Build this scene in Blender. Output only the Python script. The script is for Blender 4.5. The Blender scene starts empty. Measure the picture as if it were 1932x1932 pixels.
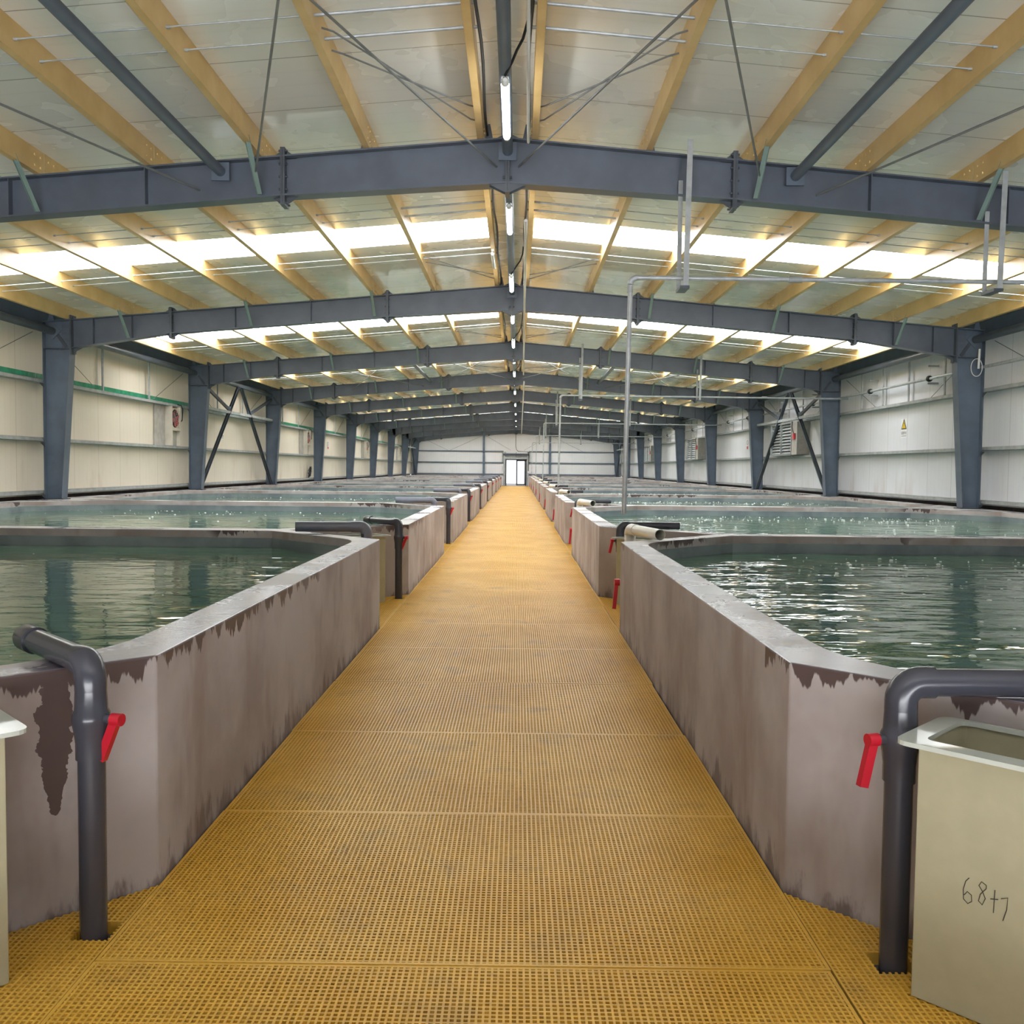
import bpy, bmesh, math, random
from mathutils import Vector, Matrix
from mathutils.geometry import tessellate_polygon
random.seed(7)
S = bpy.context.scene
COL = S.collection

# ------------------------------------------------------------------ camera
F_PX, YAW, PITCH, ROLL, EYE = 1738.0, 0.0053, 0.0479, 0.0103, 1.584
cam_d = bpy.data.cameras.new('camera'); cam = bpy.data.objects.new('camera', cam_d); COL.objects.link(cam)
cy, sy = math.cos(YAW), math.sin(YAW); cp, sp = math.cos(PITCH), math.sin(PITCH); cr, sr = math.cos(ROLL), math.sin(ROLL)
r0 = Vector((cy, sy, 0)); f0 = Vector((-sy, cy, 0)); u0 = Vector((0, 0, 1))
fw = f0*cp - u0*sp; u1 = u0*cp + f0*sp
rt = r0*cr + u1*sr; up = -r0*sr + u1*cr
m = Matrix((rt, up, -fw)).transposed().to_4x4(); m.translation = Vector((0, 0, EYE))
cam.matrix_world = m
cam_d.sensor_fit = 'HORIZONTAL'; cam_d.sensor_width = 36.0; cam_d.lens = 36.0*F_PX/1932.0
cam_d.clip_start = 0.05; cam_d.clip_end = 400
S.camera = cam

# ------------------------------------------------------------------ world, exposure
w = bpy.data.worlds.new('sky'); S.world = w; w.use_nodes = True
wt = w.node_tree; bg = wt.nodes['Background']
SKY_UP, FILL_UP = 1.3, 15.5          # hazy sky above the horizon; upward fill added below it for the ceiling
_tc = wt.nodes.new('ShaderNodeTexCoord'); _sx = wt.nodes.new('ShaderNodeSeparateXYZ'); _mr = wt.nodes.new('ShaderNodeMapRange')
wt.links.new(_tc.outputs['Generated'], _sx.inputs[0]); wt.links.new(_sx.outputs[2], _mr.inputs[0])
_mr.inputs[1].default_value = -.10; _mr.inputs[2].default_value = -.03; _mr.inputs[3].default_value = FILL_UP; _mr.inputs[4].default_value = SKY_UP
wt.links.new(_mr.outputs[0], bg.inputs[1]); bg.inputs[0].default_value = (0.94, 0.96, 1.0, 1)
SKYLIGHT = 12.0
TUBE = 14.0
S.view_settings.view_transform = 'Standard'; S.view_settings.look = 'None'
S.view_settings.gamma = 1.0; S.view_settings.use_curve_mapping = False
S.view_settings.exposure = 0.35

# ------------------------------------------------------------------ measures of the hall (metres)
XL, XR = -1.340, 1.022          # tank faces along the walkway
RIM = 0.8704
Z0 = 2.204                      # first cross wall
NOTCH = 1.2014
BAY = 8.0
FR = [2.176 + BAY*k for k in range(11)]   # frame lines
RX = -0.14                      # ridge
CL_O, CR_O = -9.30, 9.06        # outer flange of the columns
WL, WR = -9.50, 9.26            # wall faces
SLOPE = 0.086
TOP = 5.135                     # rafter top at the ridge
CEIL = TOP + 0.25
YB, YE = -5.9, 82.35
def roof(x, base=CEIL): return base - SLOPE*abs(x-RX)
PURL = [0.26, 1.49, 2.65, 3.85, 5.05, 6.25, 7.45, 8.65]
ORD = ['first', 'second', 'third', 'fourth', 'fifth', 'sixth', 'seventh', 'eighth', 'ninth', 'tenth', 'eleventh']
NEAR = ['nearest', 'second nearest', 'third nearest', 'fourth nearest', 'fifth nearest', 'sixth nearest', 'seventh nearest', 'eighth nearest', 'ninth nearest', 'tenth nearest', 'eleventh nearest']
def bayname(b):
    return 'in front of the first rafter' if b == 0 else ('behind the ninth rafter' if b == 9 else 'between the %s and %s rafters' % (ORD[b-1], ORD[b]))

# ------------------------------------------------------------------ materials
def srgb(r, g, b):
    return tuple(((c/255.0)/12.92 if c/255.0 <= 0.04045 else ((c/255.0+0.055)/1.055)**2.4) for c in (r, g, b)) + (1,)
class NT:
    def __init__(s, name):
        s.m = bpy.data.materials.new(name); s.m.use_nodes = True; s.t = s.m.node_tree
        s.b = s.t.nodes['Principled BSDF']
    def n(s, typ, **k):
        nd = s.t.nodes.new(typ)
        for a, v in k.items(): setattr(nd, a, v)
        return nd
    def link(s, a, b): s.t.links.new(a, b)
    def set(s, sock, v):
        if hasattr(v, 'is_output') or isinstance(v, bpy.types.NodeSocket): s.link(v, sock)
        else: sock.default_value = v
    def math(s, op, a, b=0.0, c=None, clamp=False):
        nd = s.n('ShaderNodeMath', operation=op, use_clamp=clamp); s.set(nd.inputs[0], a); s.set(nd.inputs[1], b)
        if c is not None: s.set(nd.inputs[2], c)
        return nd.outputs[0]
    def pos(s):
        return s.n('ShaderNodeNewGeometry').outputs['Position']
    def xyz(s, v):
        nd = s.n('ShaderNodeSeparateXYZ'); s.link(v, nd.inputs[0]); return nd.outputs
    def noise(s, vec, scale, detail=3, stretch=None, rough=.55):
        if stretch:
            mp = s.n('ShaderNodeMapping'); mp.inputs['Scale'].default_value = stretch; s.link(vec, mp.inputs[0]); vec = mp.outputs[0]
        nd = s.n('ShaderNodeTexNoise'); nd.inputs['Scale'].default_value = scale; nd.inputs['Detail'].default_value = detail
        nd.inputs['Roughness'].default_value = rough
        s.link(vec, nd.inputs['Vector']); return nd.outputs['Fac']
    def ramp(s, fac, a, b):
        nd = s.n('ShaderNodeMapRange'); nd.interpolation_type = 'SMOOTHSTEP'; s.set(nd.inputs[0], fac); s.set(nd.inputs[1], a); s.set(nd.inputs[2], b); return nd.outputs[0]
    def mix(s, fac, a, b):
        nd = s.n('ShaderNodeMix', data_type='RGBA'); s.set(nd.inputs[0], fac); s.set(nd.inputs[6], a); s.set(nd.inputs[7], b); return nd.outputs[2]
    def mixf(s, fac, a, b):
        nd = s.n('ShaderNodeMix', data_type='FLOAT'); s.set(nd.inputs[0], fac); s.set(nd.inputs[2], a); s.set(nd.inputs[3], b); return nd.outputs[0]
    def bump(s, h, strength, dist=0.01):
        nd = s.n('ShaderNodeBump'); nd.inputs['Strength'].default_value = strength; nd.inputs['Distance'].default_value = dist
        s.link(h, nd.inputs['Height']); s.link(nd.outputs[0], s.b.inputs['Normal'])
    def col(s, v): s.set(s.b.inputs['Base Color'], v)
    def rough(s, v): s.set(s.b.inputs['Roughness'], v)
    def metal(s, v): s.set(s.b.inputs['Metallic'], v)

def painted(name, c, rough=.45, var=.15, scale=3.0, metal=0.0, spec=.5):
    q = NT(name); n = q.noise(q.pos(), scale, 4)
    d = tuple(x*(1-var) for x in c[:3])+(1,); l = tuple(min(1, x*(1+var)) for x in c[:3])+(1,)
    q.col(q.mix(q.ramp(n, .3, .7), d, l)); q.rough(rough); q.metal(metal); q.b.inputs['Specular IOR Level'].default_value = spec
    return q.m
def emit(name, c, s):
    q = NT(name); q.col((.8, .8, .8, 1)); q.b.inputs['Emission Color'].default_value = c; q.b.inputs['Emission Strength'].default_value = s
    return q.m

M = {}
M['steel'] = painted('blue_grey_steel_paint', srgb(92, 103, 118), .42, .12, 2.5)
M['steel_shaded'] = painted('shaded_steel_paint', srgb(84, 91, 103), .4, .12, 2.5)  # same steel paint as the columns, darkened to carry the rafters' shade
M['steel_dark'] = painted('dark_steel_paint', srgb(70, 76, 84), .4, .2, 4)
M['galv'] = painted('galvanised_steel', srgb(172, 176, 178), .38, .15, 9, .2)
M['galv_dull'] = painted('dull_galvanised_steel', srgb(158, 162, 162), .5, .15, 6, .1)
M['fly'] = painted('pale_green_primer', srgb(125, 145, 138), .5, .1)
M['green'] = painted('green_film', srgb(40, 140, 105), .35, .25, 8)
M['rod'] = painted('rod_steel', srgb(120, 122, 122), .4, .15, 5, .15)
M['black'] = painted('black_rubber', srgb(28, 28, 32), .5, .2)
M['pvc'] = painted('dark_grey_pvc', srgb(64, 65, 74), .22, .08, 3)
M['pvc_light'] = painted('light_grey_pvc', srgb(224, 221, 212), .28, .05, 3)
M['pvc_mid'] = painted('mid_grey_pvc', srgb(112, 115, 128), .28, .06, 3)
M['red'] = painted('red_plastic', srgb(188, 26, 46), .35, .1)
M['cream'] = painted('cream_fibreglass', srgb(176, 171, 144), .42, .04, 12)
M['cream_rim'] = painted('pale_grey_fibreglass_rim', srgb(196, 202, 194), .16, .03, 6)
M['ink'] = painted('ink', srgb(60, 58, 50), .8, .05)
M['white_plastic'] = painted('white_plastic', srgb(222, 222, 218), .35, .04)
M['tube'] = emit('lit_tube', (.95, .98, 1, 1), TUBE)
M['tube_off'] = painted('clear_tube_unlit', srgb(225, 228, 225), .2, .05)
M['skylight'] = emit('translucent_skylight', (.93, .97, 1.0, 1), SKYLIGHT)
M['sign_white'] = painted('sign_white', srgb(226, 226, 230), .4, .02)
M['sign_yellow'] = painted('sign_yellow', srgb(235, 195, 40), .4, .02)
M['sign_black'] = painted('sign_black', srgb(30, 30, 34), .4, .02)
M['concrete_pad'] = painted('grey_concrete', srgb(140, 135, 130), .85, .2, 5)
M['pit'] = painted('dark_pit_concrete', srgb(38, 27, 18), .9, .2, 5)
M['fan_case'] = painted('fan_case', srgb(206, 198, 184), .5, .1)
M['fan_patch'] = painted('grey_metal_sheet', srgb(172, 168, 162), .5, .12, 6, .1)
M['fan_red'] = painted('fan_blades_red', srgb(170, 60, 60), .5, .2)
M['plinth'] = painted('dark_plinth', srgb(58, 50, 48), .9, .3, 6)

def purlin_mat():
    q = NT('tan_yellow_purlin_paint'); P = q.pos(); n = q.noise(P, 2.5, 4)
    q.col(q.mix(q.ramp(n, .3, .7), srgb(216, 180, 116), srgb(230, 196, 134))); q.rough(.38)
    q.bump(q.noise(P, 60, 2), .08, .004)
    return q.m
M['purlin'] = purlin_mat()

def panel_mat(name, c, axis_seam, phase, pitch, rib, rough, seam_dark=.45, stain=0.0, wave=1.2):
    """sandwich panel: dark joints every `pitch`, fine ribs between"""
    q = NT(name); P = q.pos(); X, Y, Z = q.xyz(P); ax = {'y': Y, 'x': X}[axis_seam]
    fr = q.math('FRACT', q.math('DIVIDE', q.math('SUBTRACT', ax, phase - 800*pitch), pitch))
    d = q.math('ABSOLUTE', q.math('SUBTRACT', fr, .5))
    seam = q.math('GREATER_THAN', d, .5 - .006/pitch)
    fr2 = q.math('FRACT', q.math('DIVIDE', q.math('SUBTRACT', ax, phase - 800*pitch), rib))
    d2 = q.math('ABSOLUTE', q.math('SUBTRACT', fr2, .5))
    ribm = q.ramp(d2, .38, .5)
    n = q.noise(P, .7, 4)
    base = q.mix(q.ramp(n, .3, .75), tuple(x*.93 for x in c[:3])+(1,), c) if wave > .5 else q.mix(0.0, c, c)
    if stain:
        st = q.math('MULTIPLY', q.ramp(q.noise(P, 1.6, 4, (1, 1, .35)), .5, .72), q.ramp(Z, 2.3, .95), clamp=True)
        base = q.mix(q.math('MULTIPLY', st, stain), base, srgb(165, 128, 105))
    base = q.mix(q.math('MULTIPLY', ribm, .06), base, tuple(x*.5 for x in c[:3])+(1,))
    base = q.mix(q.math('MULTIPLY', seam, seam_dark), base, (.08, .07, .06, 1))
    q.col(base); q.rough(q.mixf(q.ramp(q.noise(P, 1.2, 3), .3, .7), rough, rough+.12))
    if wave > .5: q.bump(q.math('ADD', q.math('MULTIPLY', ribm, -.5), q.math('MULTIPLY', q.noise(P, 1.1, 1), wave)), .2, .01)
    else:
        q.rough(rough); q.b.inputs['Coat Weight'].default_value = .35; q.b.inputs['Coat Roughness'].default_value = .05
    return q.m
SKY0 = FR[1] + 3.93
M['ceiling'] = panel_mat('white_ceiling_panels', srgb(238, 236, 228), 'y', SKY0, BAY/7, BAY/28, .2, .6, wave=.12)
M['wall_l'] = panel_mat('cream_wall_panels', srgb(222, 212, 196), 'y', 0.3, BAY/7, BAY/42, .4, .35, .35)
M['wall_r'] = panel_mat('white_wall_panels', srgb(214, 216, 222), 'y', 0.3, BAY/7, BAY/42, .4, .4, .3)
M['wall_e'] = panel_mat('white_end_wall_panels', srgb(218, 214, 214), 'x', 0.3, BAY/7, BAY/42, .4, .2, .1)

def tank_mat():
    q = NT('plastered_tank_concrete'); P = q.pos(); X, Y, Z = q.xyz(P)
    N = q.n('ShaderNodeNewGeometry').outputs['Normal']; nz = q.xyz(N)[2]
    top = q.math('GREATER_THAN', nz, .5)
    n1 = q.noise(P, 1.1, 5); n2 = q.noise(P, 9, 5, (1, 1, .25)); n3 = q.noise(P, 3.2, 4, (1, 1, .3))
    side = q.mix(q.ramp(n1, .35, .65), srgb(156, 144, 140), srgb(182, 174, 173))
    side = q.mix(q.math('MULTIPLY', q.ramp(n3, .5, .72), .5), side, srgb(136, 114, 102))
    # drips below the rim, damp at the foot
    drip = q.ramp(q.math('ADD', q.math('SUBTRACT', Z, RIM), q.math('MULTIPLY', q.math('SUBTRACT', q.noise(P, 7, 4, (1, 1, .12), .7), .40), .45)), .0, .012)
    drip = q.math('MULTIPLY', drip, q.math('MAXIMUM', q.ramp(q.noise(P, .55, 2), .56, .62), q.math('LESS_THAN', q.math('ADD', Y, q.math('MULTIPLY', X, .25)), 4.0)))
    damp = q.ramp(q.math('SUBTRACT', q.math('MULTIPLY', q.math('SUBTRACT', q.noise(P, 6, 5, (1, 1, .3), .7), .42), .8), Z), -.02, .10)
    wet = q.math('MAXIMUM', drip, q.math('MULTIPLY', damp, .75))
    # one large wet patch under the arm of the near left standpipe
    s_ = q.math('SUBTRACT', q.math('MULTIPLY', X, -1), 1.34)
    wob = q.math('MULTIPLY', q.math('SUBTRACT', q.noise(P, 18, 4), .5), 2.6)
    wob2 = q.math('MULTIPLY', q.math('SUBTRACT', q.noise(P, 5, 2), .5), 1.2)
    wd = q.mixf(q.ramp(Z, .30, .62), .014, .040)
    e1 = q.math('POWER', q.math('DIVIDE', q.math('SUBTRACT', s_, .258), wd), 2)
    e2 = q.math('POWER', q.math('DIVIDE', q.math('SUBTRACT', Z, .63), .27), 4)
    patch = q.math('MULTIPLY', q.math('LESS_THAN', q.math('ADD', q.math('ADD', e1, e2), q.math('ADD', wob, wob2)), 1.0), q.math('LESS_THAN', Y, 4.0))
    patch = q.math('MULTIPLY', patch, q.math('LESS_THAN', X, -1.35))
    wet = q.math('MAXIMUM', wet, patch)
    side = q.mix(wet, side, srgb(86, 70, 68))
    near_dark = q.math('MULTIPLY', q.ramp(Y, 6.5, 3.4), .16)  # rim tops turn darker toward the near end
    tw = q.ramp(q.math('ADD', q.noise(P, 1.3, 5, (1, 1, 1), .6), near_dark), .46, .60)
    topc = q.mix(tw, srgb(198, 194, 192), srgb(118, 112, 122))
    q.col(q.mix(top, side, topc))
    q.rough(q.mixf(top, q.mixf(wet, .85, .45), q.mixf(tw, .6, .22)))
    q.bump(q.math('ADD', q.noise(P, 4, 2), q.math('MULTIPLY', q.noise(P, 40, 3), .2)), .25, .010)
    return q.m
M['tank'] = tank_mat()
def liner_mat():
    q = NT('grey_tank_coating'); P = q.pos()
    q.col(q.mix(q.ramp(q.noise(P, 2, 4), .35, .65), srgb(112, 122, 128), srgb(136, 148, 150))); q.rough(.3)
    q.bump(q.noise(P, 3, 3), .2, .01); return q.m
M['liner'] = liner_mat()

def water_mat():
    q = NT('green_tank_water'); P = q.pos(); X, Y, Z = q.xyz(P)
    q.b.inputs['IOR'].default_value = 1.7
    q.rough(.035)
    q.col(q.mix(q.ramp(q.noise(P, .25, 2), .3, .7), (.060, .145, .085, 1), (.080, .175, .105, 1)))
    rightside = q.math('GREATER_THAN', X, 0)
    a = q.noise(P, 2.4, 2, (.6, 1.5, 1)); b = q.noise(P, .9, 2, (.5, 1.2, 1)); c = q.noise(P, 8, 2, (.7, 1.3, 1))
    h = q.math('ADD', q.math('MULTIPLY', b, 1.4), q.math('ADD', a, q.math('MULTIPLY', c, .15)))
    amp = q.mixf(rightside, .35, .95)
    q.bump(q.math('MULTIPLY', h, amp), .5, .05)
    tr = q.n('ShaderNodeBsdfTransparent'); tr.inputs[0].default_value = (.55, .72, .62, 1)
    mx = q.n('ShaderNodeMixShader'); lw = q.n('ShaderNodeLayerWeight'); lw.inputs[0].default_value = .5
    fac = q.math('MULTIPLY', q.math('SUBTRACT', 1.0, lw.outputs['Facing']), .30)
    q.link(fac, mx.inputs[0]); q.link(q.b.outputs[0], mx.inputs[1]); q.link(tr.outputs[0], mx.inputs[2])
    q.link(mx.outputs[0], q.t.nodes['Material Output'].inputs['Surface'])
    return q.m
M['water'] = water_mat()
def foam_mat():
    q = NT('white_bubbles'); q.col((.82, .86, .85, 1)); q.rough(.15); q.b.inputs['Alpha'].default_value = .75; return q.m
M['foam'] = foam_mat()

def grating_mat():
    q = NT('yellow_moulded_grating'); P = q.pos(); X, Y, Z = q.xyz(P)
    n = q.noise(P, 1.3, 5); g = q.noise(P, 30, 3)
    c = q.mix(q.ramp(n, .35, .65), srgb(216, 165, 50), srgb(231, 184, 78))
    c = q.mix(q.math('MULTIPLY', q.ramp(q.noise(P, 2.6, 5), .52, .75), .5), c, srgb(168, 128, 70))
    c = q.mix(q.math('MULTIPLY', q.ramp(g, .5, .8), .25), c, srgb(150, 110, 50))
    q.col(c); q.rough(.42)
    return q.m
M['grating'] = grating_mat()

# ------------------------------------------------------------------ mesh builder
class MB:
    def __init__(s): s.v = []; s.f = []; s.sm = []
    def add(s, vs, fs, smooth=False):
        o = len(s.v); s.v += [tuple(v) for v in vs]
        for f in fs: s.f.append(tuple(i+o for i in f)); s.sm.append(smooth)
    def box(s, x0, x1, y0, y1, z0, z1):
        if x0 > x1: x0, x1 = x1, x0
        if y0 > y1: y0, y1 = y1, y0
        if z0 > z1: z0, z1 = z1, z0
        s.add([(x0,y0,z0),(x1,y0,z0),(x1,y1,z0),(x0,y1,z0),(x0,y0,z1),(x1,y0,z1),(x1,y1,z1),(x0,y1,z1)],
              [(0,3,2,1),(4,5,6,7),(0,1,5,4),(1,2,6,5),(2,3,7,6),(3,0,4,7)])
        return s
    def obox(s, c, ax, ay, az):
        c, ax, ay, az = Vector(c), Vector(ax), Vector(ay), Vector(az)
        vs = [c+ax*i+ay*j+az*k for k in (-1,1) for j in (-1,1) for i in (-1,1)]
        s.add(vs, [(0,2,3,1),(4,5,7,6),(0,1,5,4),(1,3,7,5),(3,2,6,7),(2,0,4,6)]); return s
    def prism(s, pts, d):
        """polygon (3-D points) extruded by vector d"""
        n = len(pts); a = [Vector(p) for p in pts]; b = [p+Vector(d) for p in a]
        s.add(a+b, [tuple(reversed(range(n))), tuple(range(n, 2*n))] + [(i, (i+1) % n, n+(i+1) % n, n+i) for i in range(n)]); return s
    def bar(s, p, q, wx, wz, upv=(0,0,1)):
        """rectangular bar from p to q; wx sideways, wz along upv"""
        p, q = Vector(p), Vector(q); d = (q-p); L = d.length; d.normalize()
        sd = d.cross(Vector(upv))
        if sd.length < 1e-4: sd = d.cross(Vector((1,0,0)))
        sd.normalize(); uu = sd.cross(d).normalized()
        return s.obox((p+q)/2, sd*wx/2, d*L/2, uu*wz/2)
    def tube(s, path, r, n=14, caps=True, rad=None):
        path = [Vector(p) for p in path]; rings = []
        prev = None
        for i, p in enumerate(path):
            if i == 0: t = path[1]-p
            elif i == len(path)-1: t = p-path[i-1]
            else: t = (path[i+1]-p).normalized() + (p-path[i-1]).normalized()
            t.normalize()
            if prev is None:
                a = t.cross(Vector((0,0,1)))
                if a.length < 1e-3: a = t.cross(Vector((1,0,0)))
                a.normalize()
            else:
                a = prev - t*prev.dot(t); a.normalize()
            prev = a; b = t.cross(a)
            rr = rad[i] if rad else r
            rings.append([p + (a*math.cos(2*math.pi*k/n) + b*math.sin(2*math.pi*k/n))*rr for k in range(n)])
        vs = [v for rg in rings for v in rg]; fs = []
        for i in range(len(rings)-1):
            for k in range(n):
                fs.append((i*n+k, i*n+(k+1) % n, (i+1)*n+(k+1) % n, (i+1)*n+k))
        s.add(vs, fs, True)
        if caps:
            o = (len(rings)-1)*n
            s.add(rings[0], [tuple(reversed(range(n)))]); s.add(rings[-1], [tuple(range(n))])
        return s
    def hollow(s, p, q, r, r2, n=24):
        """open pipe from p to q (both ends open)"""
        p, q = Vector(p), Vector(q); t = (q-p).normalized()
        a = t.cross(Vector((0,0,1)));
        if a.length < 1e-3: a = t.cross(Vector((1,0,0)))
        a.normalize(); b = t.cross(a)
        def ring(c, rr): return [c+(a*math.cos(2*math.pi*k/n)+b*math.sin(2*math.pi*k/n))*rr for k in range(n)]
        o1, o2, i1, i2 = ring(p, r), ring(q, r), ring(p, r2), ring(q, r2)
        s.add(o1+o2, [(k, (k+1) % n, n+(k+1) % n, n+k) for k in range(n)], True)
        s.add(i1+i2, [(k, n+k, n+(k+1) % n, (k+1) % n) for k in range(n)], True)
        for A, B in ((o1, i1), (i2, o2)):
            s.add(A+B, [(k, n+k, n+(k+1) % n, (k+1) % n) for k in range(n)])
        return s
    def build(s, name, mat, parent=None, loc=None):
        me = bpy.data.meshes.new(name); 
        if loc is not None: vs = [(v[0]-loc[0], v[1]-loc[1], v[2]-loc[2]) for v in s.v]
        else: vs = s.v
        me.from_pydata(vs, [], s.f); me.polygons.foreach_set('use_smooth', s.sm)
        me.materials.append(M[mat] if isinstance(mat, str) else mat); me.update()
        o = bpy.data.objects.new(name, me); COL.objects.link(o)
        if loc is not None: o.location = loc
        if parent is not None: o.parent = parent
        return o
def arc(c, a, b, r, n=7):
    """quarter turn: starts at c-a*r.. bends from direction a to direction b around corner c"""
    c, a, b = Vector(c), Vector(a).normalized(), Vector(b).normalized(); out = []
    ctr = c - a*r + b*r
    for i in range(n+1):
        t = i/n*math.pi/2
        out.append(ctr + a*r*math.sin(t) - b*r*math.cos(t))
    return out
def tag(o, label=None, cat=None, group=None, kind=None):
    if label: o['label'] = label
    if cat: o['category'] = cat
    if group: o['group'] = group
    if kind: o['kind'] = kind
    return o
def empty(name, loc, rz=0):
    o = bpy.data.objects.new(name, None); o.location = loc; o.rotation_euler = (0, 0, rz); o.empty_display_size = .1; COL.objects.link(o); return o
def copy_tree(o, parent=None):
    c = o.copy(); COL.objects.link(c)
    if parent is not None: c.parent = parent
    for ch in o.children: copy_tree(ch, c)
    return c
def P(mb, name, mat, root):
    """build a part whose vertices are in world space under a root at some location"""
    o = mb.build(name, mat); r = root; off = Vector((0, 0, 0))
    chain = []
    while r is not None: chain.append(r); r = r.parent
    for c in chain: off += Vector(c.location)
    o.data.transform(Matrix.Translation(-off)); o.parent = root
    return o

# ================================================================== SETTING
# sub-floor
tag(MB().box(-11.2, 11.2, YB, YE+.25, -1.1, -1.0).build('floor', 'pit'), 'dark concrete pit floor under the yellow grating', 'floor', kind='structure')
def side_wall(name, x0, x1, mat):
    b = MB().box(x0, x1, YB, YE+.2, .94, 4.72)
    o = b.build(name, mat); return tag(o, kind='structure', cat='wall')
tag(side_wall('wall_left', WL, WL-.08, 'wall_l'), 'cream sandwich panel wall on the left side')
tag(side_wall('wall_right', WR, WR+.08, 'wall_r'), 'white sandwich panel wall on the right side')
tag(MB().box(WL-.16, WL-.09, YB, YE+.2, -1.0, .96).build('baseboard_left', 'plinth'), 'dark plinth strip under the left wall', 'plinth', kind='structure')
tag(MB().box(WR+.09, WR+.16, YB, YE+.2, -1.0, .96).build('baseboard_right', 'plinth'), 'dark plinth strip under the right wall', 'plinth', kind='structure')
def gable(name, y0, y1, door, mat):
    b = MB(); ztop = 5.42
    xs = [(WL, -1.05), (-1.05, .82), (.82, WR)] if door else [(WL, -5.0), (-5.0, 5.0), (5.0, WR)]
    for xa, xb in xs:
        zb = 2.36 if (door and xa == -1.05) else (2.0 if xa == -5.0 else -1.0)  # wide low opening in the unseen front gable, added to light the near ceiling
        pts = [(xa, y0, zb), (xb, y0, zb), (xb, y0, roof(xb))]
        if xa < RX < xb: pts.append((RX, y0, CEIL))
        pts.append((xa, y0, roof(xa)))
        b.prism(pts, (0, y1-y0, 0))
    o = b.build(name, mat); return tag(o, kind='structure', cat='wall')
tag(gable('wall_back', YE, YE+.1, True, 'wall_e'), 'white panelled end wall with the far doorway')
tag(gable('wall_front', YB-.1, YB, False, 'wall_e'), 'panelled end wall behind the viewpoint')
# ceiling with the skylight strips left open
cb = MB()
SKW = 1.19
sky_y = [(FR[k]+3.93, FR[k]+3.93+SKW) for k in range(1, 10)]
def slab(mb, x0, x1, y0, y1, t=.08):
    mb.prism([(x0, y0, roof(x0)), (x1, y0, roof(x1)), (x1, y0, roof(x1)+t), (x0, y0, roof(x0)+t)] if x1 > x0 else
             [(x1, y0, roof(x1)), (x0, y0, roof(x0)), (x0, y0, roof(x0)+t), (x1, y0, roof(x1)+t)], (0, y1-y0, 0))
SX0 = .36; SX1L, SX1R = -8.75, 8.5
for side, xe in ((-1, WL-.3), (1, WR+.3)):
    y = YB-.1
    for a, b_ in sky_y:
        slab(cb, RX, xe, y, a); y = b_
        slab(cb, RX, RX+side*(SX0), a, b_)
        slab(cb, SX1L if side < 0 else SX1R, xe, a, b_)
    slab(cb, RX, xe, y, YE+.2)
tag(cb.build('ceiling', 'ceiling'), 'glossy white sandwich panel roof lining', 'ceiling', kind='structure')
n = 0
for k, (a, b_) in enumerate(sky_y):
    for side, nm in ((-1, 'left'), (1, 'right')):
        n += 1
        mb = MB(); slab(mb, RX+side*SX0, SX1L if side < 0 else SX1R, a, b_, .03)
        tag(mb.build('window_%d' % n, 'skylight'), 'bright translucent skylight strip on the %s slope, %s' % (nm, NEAR[k]), 'skylight', kind='structure')
# eave trims
for x, nm, mt in ((WL, 'left', 'steel'), (WR, 'right', 'steel')):
    s = 1 if x < 0 else -1
    mb = MB().box(x, x+s*.13, 2.2, YE, 4.32, 4.56)
    tag(mb.build('trim_1' if s > 0 else 'trim_2', mt), 'dark eave channel along the top of the %s wall' % nm, 'eave trim', kind='structure')
# door at the far end: dark frame, two glazed leaves
fm = MB(); y0 = YE-.06; y1 = YE+.1
fm.box(-1.05, -.97, y0, y1, 0, 2.36).box(.74, .82, y0, y1, 0, 2.36).box(-1.05, .82, y0, y1, 2.28, 2.36)
fr_ = fm.build('trim_3', 'plinth'); tag(fr_, 'dark frame around the far doorway', 'door frame', kind='structure')
def leaf(name, xa, xb, label):
    mb = MB(); t = .11
    mb.box(xa, xa+t, y0+.02, y1-.04, .03, 2.28).box(xb-t, xb, y0+.02, y1-.04, .03, 2.28).box(xa, xb, y0+.02, y1-.04, .03, .13).box(xa, xb, y0+.02, y1-.04, 2.18, 2.28)
    o = tag(mb.build(name, 'steel_dark'), label, 'door', kind='structure')
    return o
leaf('door_1', -.10, .74, 'closed right leaf of the glazed far door')
mb = MB().box(-.97, -.92, y0+.05, y0+.9, .03, 2.28).box(-.97, -.92, y0+.05, y0+.12, .03, 2.28)
# ground outside the door
tag(MB().box(-8, 8, YE+.12, YE+14, -.3, -.05).build('ground', 'concrete_pad'), 'pale ground outside the far door', 'ground', kind='structure')
glass = NT('door_glass'); glass.b.inputs['Transmission Weight'].default_value = 1; glass.b.inputs['Roughness'].default_value = .02; glass.b.inputs['IOR'].default_value = 1.1; glass.col((1, 1, 1, 1))
g = MB().box(-.03, .67, y0+.05, y0+.06, .13, 2.18).build('glass_pane', glass.m)
g.parent = bpy.data.objects['door_1']
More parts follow.
